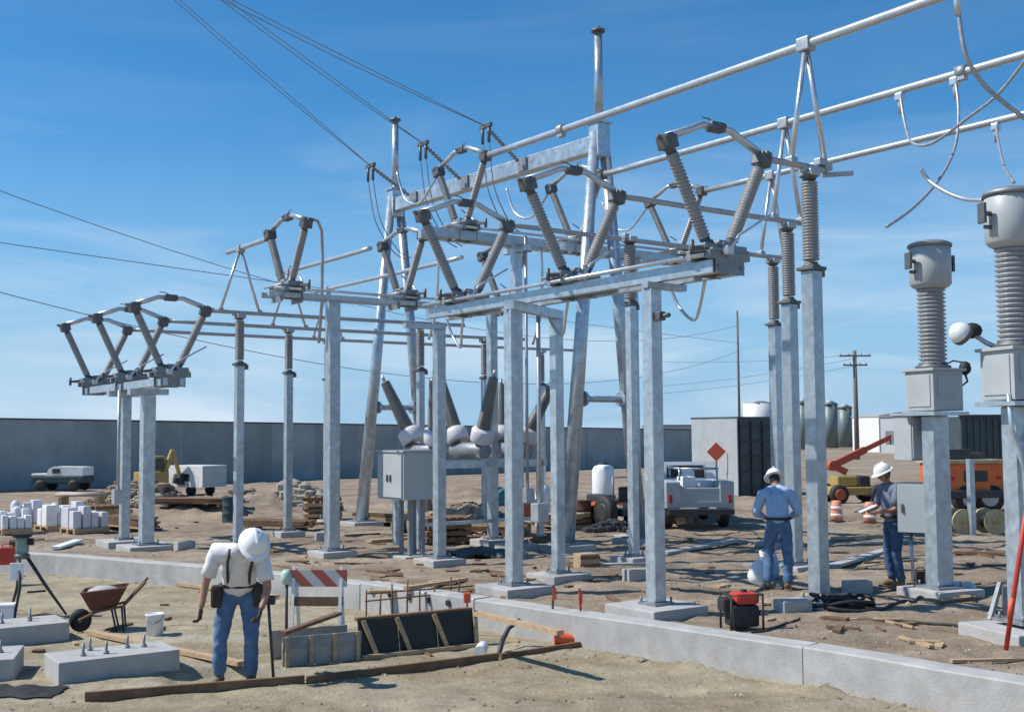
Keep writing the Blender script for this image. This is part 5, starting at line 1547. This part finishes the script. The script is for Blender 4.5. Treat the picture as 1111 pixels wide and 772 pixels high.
# ------------------------------------------------------------------ more loose yard material
random.seed(21)
def lumber_stack(px, py, ln, rows, cols, rz, m_, label):
    p = G(px, py); p.z = gz(p.x, p.y)
    t = thing('lumber_stack', label, 'lumber', p, rz, 'stacks of lumber in the yard')
    for y in (-ln*.3, ln*.3): part('bearer', MB().box((0, y, .05), (cols*.16, .09, .09)), 'wood_dark', t)
    for a in range(rows):
        for b_ in range(cols):
            if a == rows-1 and random.random() < .3: continue
            part('board', MB().box(((b_-(cols-1)/2)*.15, random.uniform(-.12, .12), .12+a*.055), (.14, ln*random.uniform(.88, 1), .045), random.uniform(-.03, .03)), random.choice([m_, m_, 'wood', 'wood_dark']), t)
lumber_stack(300, 574, 2.2, 3, 4, 1.2, 'wood_dark', 'low lumber stack between the two slim left posts')
lumber_stack(418, 568, 2.0, 4, 4, 1.0, 'wood', 'tan lumber stack behind the breaker cabinet')
lumber_stack(520, 580, 2.4, 4, 5, 1.3, 'wood', 'lumber stack under the right half of the breaker')
lumber_stack(140, 574, 2.0, 5, 4, .8, 'wood_dark', 'dark lumber stack between the two leftmost posts')
lumber_stack(690, 552, 2.2, 4, 4, 1.2, 'wood', 'lumber stack behind the slim insulator post')
lumber_stack(215, 562, 2.6, 3, 5, 1.4, 'wood_dark', 'wide low lumber stack in front of the white box trailer')
def heap(px, py, sx, sy, h, m_, label, cat, n=60, nm='spoil_heap', r0=.10, r1=.22):
    p = G(px, py); mb = MB()
    for k in range(n):
        a = random.uniform(0, 2*PI); q = random.random()**.6
        x = p.x+math.cos(a)*q*sx; y = p.y+math.sin(a)*q*sy
        mb0 = MB().ball((0, 0, 0), random.uniform(r0, r1), (random.uniform(.8, 1.5), random.uniform(.8, 1.3), random.uniform(.5, .9)), 6)
        o = Vector((x, y, gz(x, y)+h*(1-q*q)*random.uniform(.5, 1)))
        mb.add([v+o for v in mb0.v], mb0.f, False)
    solo(nm, mb, m_, label, cat)
heap(268, 552, 1.3, .7, .55, 'yard', 'brown spoil heap behind the left insulator post', 'soil heap', 150)
heap(330, 556, 1.1, .6, .45, 'rock', 'stony heap left of the tall left post', 'soil heap', 120)
heap(500, 566, 1.2, .5, .45, 'yard', 'brown clod heap under the circuit breaker', 'soil heap', 130)
heap(150, 553, 1.6, .7, .5, 'yard', 'spoil heap between the leftmost posts and the boundary wall', 'soil heap', 150)
heap(612, 563, .6, .4, .3, 'rock', 'small stone heap between the middle posts', 'soil heap', 60, r0=.06, r1=.13)
heap(715, 566, 1.0, .4, .25, 'yard', 'low clod heap left of the service truck', 'soil heap', 70)
q = G(545, 560)
t = thing('cable_drum', 'teal cable drum standing under the right end of the breaker', 'cable drum', q, .5)
for y in (-.3, .3): part('flange', MB().lathe([(.02, -.03), (.42, -.03), (.42, .03), (.02, .03)], 24, (0, y, .42), (0, 1, 0)), mat('teal_paint', (.08, .22, .24), .5), t)
part('winding', MB().tube((0, -.27, .42), (0, .27, .42), .30, n=20), 'black', t)
q = G(440, 583)
t = thing('cable_drum', 'small wooden cable drum beside the breaker cabinet legs', 'cable drum', q, 1.2)
for y in (-.2, .2): part('flange', MB().lathe([(.02, -.025), (.30, -.025), (.30, .025), (.02, .025)], 22, (0, y, .30), (0, 1, 0)), 'wood', t)
part('winding', MB().tube((0, -.18, .30), (0, .18, .30), .2, n=18), 'black', t)
for px, py, rz, lab in ((352, 585, .3, 'concrete block near the foot of the tall left post'), (200, 597, .8, 'concrete block behind the low wall left of the stooping worker'), (690, 630, .5, 'concrete block left of the thickest middle post'), (930, 640, .2, 'concrete block beside the black cable at right'), (560, 606, 1.0, 'concrete block under the circuit breaker')):
    q = G(px, py); q.z = gz(q.x, q.y)
    solo('concrete_block', MB().box(q+Vector((0, 0, .09)), (.40, .2, .19), rz, bev=.012), 'conc', lab, 'block', 'loose concrete blocks in the yard')
sw_ = {'wood': MB(), 'wood_dark': MB()}
n_off = 0
while n_off < 150:
    px = random.uniform(40, 1090); py = random.uniform(562, 725)
    q = G(px, py, 0 if py < 640 or px > 640 else LOW)
    dk = q.y-kerbY(q.x)
    if abs(dk-.2) < .7 or (dk < 0 and (py < 640 or px > 560 or 190 < px < 330)): continue
    if dk < 0 and random.random() < .5: n_off += 1; continue
    q.z = gz(q.x, q.y)+.018; a = random.uniform(0, PI); ln = random.choice([.06, .1, .15, .22, .4])*random.uniform(.7, 1.3)
    d = Vector((math.cos(a), math.sin(a), random.uniform(-.03, .03)))*ln
    sw_[random.choice(['wood', 'wood_dark'])].bar(q-d, q+d, random.choice([.03, .05, .09, .12]), .03)
    n_off += 1
for k_, mb_ in sw_.items(): solo('wood_scraps', mb_, k_, kind='stuff')
GDR = 'steel drums in the yard'
for px, py, m_, lab in ((646, 566, 'steel_dark', 'dark steel drum left of the tractor'), (632, 572, 'barrow', 'rusty steel drum between the middle posts and the tractor'), (700, 572, 'tarp', 'dark teal steel drum right of the slim insulator post'), (566, 578, 'boom', 'faded red steel drum behind the formwork post'), (250, 566, 'tarp', 'dark teal steel drum beside the left insulator post')):
    q = G(px, py); q.z = gz(q.x, q.y)
    t = thing('steel_drum', lab, 'drum', q, 0, GDR); t.scale = (.8, .8, .8)
    part('shell', MB().lathe([(.28, 0), (.29, .02), (.28, .04), (.28, .28), (.292, .30), (.28, .32), (.28, .56), (.292, .58), (.28, .60), (.28, .84), (.29, .86), (.29, .88), (.27, .87)], 20), m_, t)
    part('bung', MB().tube((.12, 0, .86), (.12, 0, .89), .04, n=10), 'galv_dark', t)
GPA = 'empty pallets leaning or stacked in the yard'
for px, py, n_p, rz, lab in ((480, 588, 4, .4, 'stack of four pallets below the breaker frame'), (612, 574, 3, .9, 'stack of three pallets right of the upright white roll'), (350, 566, 5, .2, 'stack of five pallets behind the tall left post'), (118, 566, 3, .7, 'stack of three pallets behind the leftmost post')):
    q = G(px, py); q.z = gz(q.x, q.y)
    t = thing('pallet_stack', lab, 'pallets', q, rz, GPA)
    for k in range(n_p):
        mb = MB(); z = .02+k*.14; a = random.uniform(-.06, .06)
        Rz = Matrix.Rotation(a, 3, 'Z')
        for y in (-.4, 0, .4): mb.box(Rz @ Vector((0, y, z+.05)), (1.0, .08, .08), a)
        for x in (-.44, -.26, -.09, .09, .26, .44): mb.box(Rz @ Vector((x, 0, z+.1)), (.12, .9, .02), a)
        part('pallet', mb, random.choice(['wood', 'wood_dark']), t)
heap(665, 577, .7, .3, .25, 'steel_dark', 'dark scrap heap at the foot of the tractor', 'scrap heap', 50, 'scrap_heap', .05, .13)
heap(470, 578, .8, .35, .3, 'tarp', 'dark teal wrapped clutter behind the breaker cabinet legs', 'clutter heap', 40, 'clutter_heap', .09, .18)
heap(585, 590, .5, .3, .2, 'wood_dark', 'brown heap of offcuts between the two middle posts', 'offcut heap', 40, 'offcut_heap', .05, .12)
# dirt clods: countless
cl = MB()
for k in range(4200):
    y = 9 + random.random()**1.3*17
    x = random.uniform(-.5, .5)*y
    dk = (y-kerbY(x))*.78
    if abs(dk-.15) < .32: continue
    if noise.noise(Vector((x*.5, y*.9, 77))) < (.05 if dk > 0 else .22): continue
    r_ = random.uniform(.012, .035)*(1 if random.random() < .93 else 1.9)
    z = gz(x, y); a = random.uniform(0, 6.28); ca, sa = math.cos(a), math.sin(a)
    sx, sy, sz = random.uniform(.8, 1.5), random.uniform(.7, 1.1), random.uniform(.5, .9)
    b0 = [(0, 0, 1), (.9, 0, .2), (.28, .85, .25), (-.72, .52, .2), (-.72, -.52, .25), (.28, -.85, .2), (.72, .52, -.3), (-.28, .85, -.3), (-.9, 0, -.3), (-.28, -.85, -.3), (.72, -.52, -.3)]
    cl.add([(x+(ca*p[0]*sx-sa*p[1]*sy)*r_, y+(sa*p[0]*sx+ca*p[1]*sy)*r_, z+p[2]*sz*r_) for p in b0],
           [(0, 1, 2), (0, 2, 3), (0, 3, 4), (0, 4, 5), (0, 5, 1), (1, 6, 2), (2, 7, 3), (3, 8, 4), (4, 9, 5), (5, 10, 1), (2, 6, 7), (3, 7, 8), (4, 8, 9), (5, 9, 10), (1, 10, 6)])
solo('dirt_clods', cl, 'yard', kind='stuff')

# scattered stones: countless
random.seed(11)
stn = MB()
ico = [(0, 0, 1), (.9, 0, .2), (.28, .85, .25), (-.72, .52, .2), (-.72, -.52, .25), (.28, -.85, .2), (.72, .52, -.3), (-.28, .85, -.3), (-.9, 0, -.3), (-.28, -.85, -.3), (.72, -.52, -.3)]
icf = [(0, 1, 2), (0, 2, 3), (0, 3, 4), (0, 4, 5), (0, 5, 1), (1, 6, 2), (2, 7, 3), (3, 8, 4), (4, 9, 5), (5, 10, 1), (2, 6, 7), (3, 7, 8), (4, 8, 9), (5, 9, 10), (1, 10, 6)]
for k in range(9500):
    y = 8.5 + random.random()**2.0*20
    x = random.uniform(-.5, .5)*y*1.0
    if abs((y-kerbY(x))*.78-.15) < .3: continue
    if random.random() > .25+.9*max(0, noise.noise(Vector((x*.6, y*.6, 5)))+.35): continue
    r = random.uniform(.006, .017) * (1 if random.random() < .9 else 2.0)
    a = random.uniform(0, 6.28); ca, sa = math.cos(a), math.sin(a); sx, sy, sz = random.uniform(.8, 1.4), random.uniform(.7, 1.1), random.uniform(.5, .9)
    z = gz(x, y)
    vs = [(x+(ca*p[0]*sx-sa*p[1]*sy)*r, y+(sa*p[0]*sx+ca*p[1]*sy)*r, z+p[2]*sz*r) for p in ico]
    stn.add(vs, icf)
solo('gravel', stn, 'rock', kind='stuff')

# ------------------------------------------------------------------ people
def skin_mesh(verts, edges, radii, root=0, sub=2):
    me = bpy.data.meshes.new('tmp'); me.from_pydata([tuple(v) for v in verts], edges, [])
    o = bpy.data.objects.new('tmp', me); C.objects.link(o)
    md = o.modifiers.new('s', 'SKIN'); md.use_smooth_shade = True
    for i, r in enumerate(radii):
        sv_ = me.skin_vertices[0].data[i]; sv_.radius = r if isinstance(r, tuple) else (r, r); sv_.use_root = (i == root)
    ms = o.modifiers.new('u', 'SUBSURF'); ms.levels = sub; ms.render_levels = sub
    dg = bpy.context.evaluated_depsgraph_get(); dg.update()
    ev = o.evaluated_get(dg); m2 = ev.to_mesh()
    vs = [v.co.copy() for v in m2.vertices]; fs = [list(p.vertices) for p in m2.polygons]
    ev.to_mesh_clear()
    bpy.data.objects.remove(o); bpy.data.meshes.remove(me)
    return vs, fs
def chain_mesh(chains, root_chain=0, sub=2):
    """chains: lists of (point, radius); equal points are shared"""
    V_, E_, R2 = [], [], []
    idx = {}
    def gi(p, r):
        k = tuple(round(c, 4) for c in p)
        if k not in idx: idx[k] = len(V_); V_.append(Vector(p)); R2.append(r)
        return idx[k]
    for ch in chains:
        ids = [gi(p, r) for p, r in ch]
        for a, b in zip(ids, ids[1:]): E_.append((a, b))
    return skin_mesh(V_, E_, R2, 0, sub)
def hand(mb, wrist, elbow, side, curl=.5, scale=1.0, aim=None):
    d = (Vector(wrist)-Vector(elbow)).normalized() if aim is None else Vector(aim).normalized()
    sidev = Vector(side); sidev = (sidev - d*sidev.dot(d)).normalized(); nrm = d.cross(sidev).normalized()
    w_ = Vector(wrist); s = scale
    palm0 = w_+d*.005; palm1 = w_+d*.085*s
    # palm
    x = sidev; R = Matrix((x, nrm, d)).transposed()
    mb.box((palm0+palm1)/2, (.078*s, .030*s, .095*s), M_=R, bev=.013)
    for k, (off, ln) in enumerate(((-.030, .066), (-.010, .076), (.011, .072), (.031, .056))):
        b0 = palm1 + x*off*s - d*.01
        b1 = b0 + (d*math.cos(curl*.6)+nrm*math.sin(curl*.6))*ln*.42*s
        b2 = b1 + (d*math.cos(curl*1.5)+nrm*math.sin(curl*1.5))*ln*.34*s
        b3 = b2 + (d*math.cos(curl*2.4)+nrm*math.sin(curl*2.4))*ln*.28*s
        mb.sweep([b0, b1, b2, b3], [.0095*s, .009*s, .0082*s, .006*s], 7)
    t0 = w_+d*.03*s - x*.036*s; t1_ = t0 + (d*.7-x*.6+nrm*.3).normalized()*.036*s; t2_ = t1_ + (d*.9-x*.15+nrm*.4).normalized()*.03*s
    mb.sweep([t0, t1_, t2_], [.012*s, .0105*s, .007*s], 7)
def head_geo(mb, c, R, s=1.0):
    """head looking along local -y; c = centre"""
    m0 = len(mb.v)
    hb_ = MB().ball((0, 0, 0), 1, n=20)
    for v in hb_.v:
        x, y, z = v
        wd = .074*(1-.22*max(0, -z)); dp = .095*(1-.10*max(0, -z))
        yy = y*dp; 
        if z < -.2 and y < 0: yy -= .008*(-z)
        if -.25 < z < .15 and y < -.75: yy -= .004
        v.x, v.y, v.z = x*wd, yy, z*.115
    # nose, brow, ears, mouth
    mb.add([Vector(c)+R @ (v*s) for v in hb_.v], hb_.f, True)
    n_ = MB().add([(-.009, -.088, .022), (.009, -.088, .022), (.017, -.098, -.022), (-.017, -.098, -.022), (0, -.122, -.018), (0, -.094, .03)], [(0, 3, 4), (2, 1, 4), (3, 2, 4), (0, 4, 5), (4, 1, 5)])
    mb.add([Vector(c)+R @ (v*s) for v in n_.v], n_.f, True)
    for q in (-1, 1):
        e_ = MB().ball((0, 0, 0), .026, (.35, .7, 1.1), 10)
        mb.add([Vector(c)+R @ ((v+Vector((q*.076, .01, -.008)))*s) for v in e_.v], e_.f, True)
    lp_ = MB().ball((0, 0, 0), .02, (1.1, .4, .3), 8)
    mb.add([Vector(c)+R @ ((v+Vector((0, -.094, -.055)))*s) for v in lp_.v], lp_.f, True)
def eyes(c, R, s=1.0):
    m = MB()
    for q in (-1, 1):
        e = MB().ball((0, 0, 0), .010, (1.2, .6, .8), 8)
        m.add([Vector(c)+R @ ((v+Vector((q*.030, -.088, .006)))*s) for v in e.v], e.f, True)
    return m
def hat_geo(c, R, s=1.0):
    m = MB(); h = MB()
    prof = []
    for i in range(9):
        t = i/8*PI/2
        prof.append((math.cos(t)*.118+.001, math.sin(t)*.125))
    h.lathe([(.122, -.012)] + prof, 22)
    for v in h.v: v.y *= 1.16
    h.box((0, 0, .118), (.03, .17, .016), bev=.007)
    br = MB().lathe([(.118, -.014), (.150, -.018), (.150, -.010), (.118, .0)], 22)
    for v in br.v: v.y = v.y*(1.16 if v.y > 0 else 1.32)
    h.add(br.v, br.f, True)
    m.add([Vector(c)+R @ ((v+Vector((0, 0, .042)))*s) for v in h.v], [f for f in h.f], True)
    return m
def hair_geo(c, R, s=1.0):
    h = MB().ball((0, 0, 0), 1, n=18)
    out = MB()
    vs = []
    for v in h.v:
        vs.append(Vector((v.x*.080, max(v.y, -.25)*.101+.006, v.z*.100+.012)))
    out.add([Vector(c)+R @ (v*s) for v in vs], h.f, True)
    return out

def build_person(label, loc, rz, J, shirt, jean, sleeve='short', glove=False, curlL=.6, curlR=.6, head_R=None, extra=None, gloves=None):
    """J: joints in local metres, person faces local -y"""
    t = thing('person', label, 'person', loc, rz)
    v = {k: Vector(q) for k, q in J.items()}
    neck = v['neck']; chest = v['chest']; pel = v['pelvis']; head = v['head']
    midt = pel.lerp(chest, .5)
    ch = [[(pel, .10), (midt, .10), (chest, .105), (neck, .056), (neck.lerp(head, .55), .056)]]
    for s in ('L', 'R'):
        ch.append([(chest, .105), (v['sh'+s], .058), (v['el'+s], .043), (v['wr'+s], .030)])
        ch.append([(pel, .10), (v['hip'+s], .085), (v['kn'+s], .058), (v['an'+s], .042), (v['to'+s], .04)])
    vs, fs = chain_mesh(ch)
    mb = MB().add(vs, fs, True)
    R = head_R if head_R is not None else Matrix.Identity(3)
    head_geo(mb, head, R)
    if not glove:
        for s, sd_, cu in (('L', 1, curlL), ('R', -1, curlR)):
            hand(mb, v['wr'+s], v['el'+s], Vector((0, -1, 0)), cu)
    part('body', mb, 'skin', t)
    part('eyes', eyes(head, R), 'eye', t)
    part('hair', hair_geo(head, R), 'hair', t)
    part('hard_hat', hat_geo(head + R @ Vector((0, 0, .02)), R), 'hat', t)
    # shirt
    hem = pel.lerp(chest, -.16)
    sc_ = [[(hem, (.172, .135)), (midt, (.180, .145)), (chest, (.190, .160)), (chest.lerp(neck, .62), (.105, .09)), (chest.lerp(neck, .92), (.066, .066))]]
    vs, fs = chain_mesh(sc_, 0, 3)
    smb = MB().add(vs, fs, True)
    for s in ('L', 'R'):
        el = v['el'+s]; sh = v['sh'+s]; inn = chest.lerp(sh, .45) + Vector((0, 0, .015))
        if sleeve == 'short': pl = [(inn, .105), (inn.lerp(sh, .6), .098), (sh, .088), (sh.lerp(el, .2), .083), (sh.lerp(el, .45), .076), (sh.lerp(el, .78), .072)]
        else:
            wr = v['wr'+s]
            pl = [(inn, .105), (inn.lerp(sh, .6), .098), (sh, .088), (sh.lerp(el, .3), .078), (sh.lerp(el, .7), .068), (sh.lerp(el, .94), .064), (el.lerp(wr, .08), .062), (el.lerp(wr, .45), .054), (el.lerp(wr, .9), .044)]
        smb.sweep([q for q, _ in pl], [q for _, q in pl], 14)
        smb.sweep([chest.lerp(neck, .85), chest.lerp(neck, .80).lerp(sh, .35), chest.lerp(neck, .7).lerp(sh, .72), sh, sh.lerp(el, .12)], [.070, .088, .094, .088, .070], 14)
    smb.v = rumple(smb.v, .012, 9)
    part('shirt', smb, shirt, t)
    tr_ = [[(pel.lerp(midt, .55), (.165, .13)), (pel, (.170, .138))]]
    for s in ('L', 'R'):
        tr_.append([(pel, .15), (v['hip'+s], .110), (v['hip'+s].lerp(v['kn'+s], .5), .094), (v['kn'+s], .078), (v['kn'+s].lerp(v['an'+s], .5), .074), (v['an'+s]+Vector((0, 0, .0)), .070)])
    vs, fs = chain_mesh(tr_, 0, 3)
    part('jeans', MB().add(rumple(vs, .013, 7, 40), fs, True), jean, t)
    for s in ('L', 'R'):
        an = v['an'+s]; to = v['to'+s]; d = (to-an); d.z = 0; d.normalize()
        bt_ = MB().box(Vector((an.x, an.y, .016))+d*.07, (.095, .29, .03), math.atan2(d.y, d.x)+PI/2, bev=.012)
        vs, fs = chain_mesh([[(Vector((an.x, an.y, .14))-d*.01, .052), (Vector((an.x, an.y, .07))-d*.015, .056), (Vector((an.x, an.y, .065))+d*.09, .048), (Vector((an.x, an.y, .055))+d*.17, .040)]])
        bt_.add(vs, fs, True)
        part('boot', bt_, 'boot', t)
        if glove:
            hb_ = MB(); hand(hb_, v['wr'+s], v['el'+s], Vector((0, -1, 0)), .8, 1.12)
            part('glove', hb_, 'leather', t)
    bl_ = MB()
    w0 = pel.lerp(midt, .42)
    ring = []
    for j in range(25):
        a = 2*PI*j/24; ring.append(w0+Vector((math.cos(a)*.186, math.sin(a)*.152, 0)))
    bl_.sweep(ring, .021, 6); part('belt', bl_, 'leather', t)
    return t, v

# worker 1: stooping, facing the camera slightly right, head bowed
p1 = low(258, 737)
R1 = Matrix.Rotation(.30, 3, 'Z') @ Matrix.Rotation(.95, 3, 'X')
J = dict(pelvis=(0, .02, .94), chest=(.05, -.24, 1.25), neck=(.12, -.41, 1.38), head=(.20, -.56, 1.43),
         shL=(.25, -.30, 1.29), elL=(.32, -.36, 1.01), wrL=(.27, -.50, .82), shR=(-.18, -.25, 1.35), elR=(-.29, -.20, 1.06), wrR=(-.32, -.26, .81),
         hipL=(.11, 0, .90), knL=(.14, -.08, .50), anL=(.13, .02, .09), toL=(.15, -.14, .05), hipR=(-.11, 0, .90), knR=(-.16, -.06, .50), anR=(-.18, .02, .09), toR=(-.22, -.13, .05))
t, v = build_person('worker in white shirt and dark braces stooping over the form board', DIP+Vector((0, 0, -.13)), .12, J, 'shirt_white', 'denim', 'short', True, head_R=R1)
t.scale = (1.15, 1.15, 1.15)
br_ = MB()
for s in (-1, 1):
    br_.sweep([(.02+s*.10, -.16, 1.02), (.04+s*.105, -.34, 1.15), (.06+s*.115, -.43, 1.26), (.08+s*.12, -.40, 1.38), (.07+s*.11, -.22, 1.40), (.03+s*.07, .00, 1.19), (s*.05, .16, 1.02)], .016, 6)
part('braces', br_, 'leather', t)
for x, y in ((-.20, -.06), (.21, -.06)): part('tool_pouch', MB().box((x, y, .90), (.11, .12, .22), bev=.03), 'leather', t)
# tool held in his left hand
tl = thing('digging_bar', 'dark steel bar held upright by the stooping worker', 'bar', DIP+Vector((.45, -.26, -.10)), 0)
part('shaft', MB().tube((.02, 0, 0), (-.03, -.12, 1.02), .017, n=8), 'steel_dark', tl)
part('head', MB().box((-.03, -.12, 1.0), (.16, .07, .10), bev=.015), 'steel_dark', tl)

# worker 2: seen from behind, light blue shirt
p2 = G(846, 640)
J = dict(pelvis=(0, .03, .98), chest=(.02, -.11, 1.36), neck=(.03, -.19, 1.51), head=(.05, -.28, 1.62),
         shL=(.22, -.11, 1.40), elL=(.33, -.10, 1.13), wrL=(.20, -.34, 1.05), shR=(-.18, -.13, 1.40), elR=(-.30, -.12, 1.14), wrR=(-.16, -.36, 1.06),
         hipL=(.10, 0, .92), knL=(.15, -.05, .50), anL=(.17, .06, .09), toL=(.20, -.09, .05), hipR=(-.10, 0, .92), knR=(-.13, -.02, .50), anR=(-.12, .05, .09), toR=(-.08, -.10, .05))
R2_ = Matrix.Rotation(.30, 3, 'Z') @ Matrix.Rotation(.55, 3, 'X')
build_person('worker in light blue shirt and white hard hat seen from behind', p2, PI-.25, J, 'shirt_blue', 'denim', 'long', False, head_R=R2_)

# worker 3: side view, reaching to the cabinet
p3 = G(971, 637)
J = dict(pelvis=(0, 0, .98), chest=(.0, -.03, 1.38), neck=(0, -.07, 1.55), head=(.0, -.13, 1.69),
         shL=(.21, -.03, 1.46), elL=(.25, -.10, 1.18), wrL=(.15, -.34, 1.14), shR=(-.21, -.03, 1.46), elR=(-.25, -.12, 1.19), wrR=(-.12, -.36, 1.16),
         hipL=(.10, 0, .92), knL=(.11, -.03, .50), anL=(.11, .05, .09), toL=(.12, -.10, .05), hipR=(-.10, 0, .92), knR=(-.11, -.03, .50), anR=(-.12, .04, .09), toR=(-.14, -.11, .05))
R3_ = Matrix.Rotation(.0, 3, 'Z') @ Matrix.Rotation(.45, 3, 'X')
build_person('worker in dark shirt and white hard hat beside the low transformer cabinet', p3, -1.35, J, 'shirt_dark', 'denim_dark', 'short', False, head_R=R3_)
nb = thing('clipboard', 'white clipboard held by the worker at the right', 'clipboard', p3+xf(bpy.data.objects['person.002']).to_3x3() @ Vector((0.02, -.45, 1.18)), -1.35)
part('board', MB().box((0, 0, 0), (.22, .30, .012), M_=Matrix.Rotation(.35, 3, 'X')), 'wood', nb)
part('paper', MB().box((0, -.005, .01), (.20, .27, .006), M_=Matrix.Rotation(.35, 3, 'X')), 'plastic_white', nb)
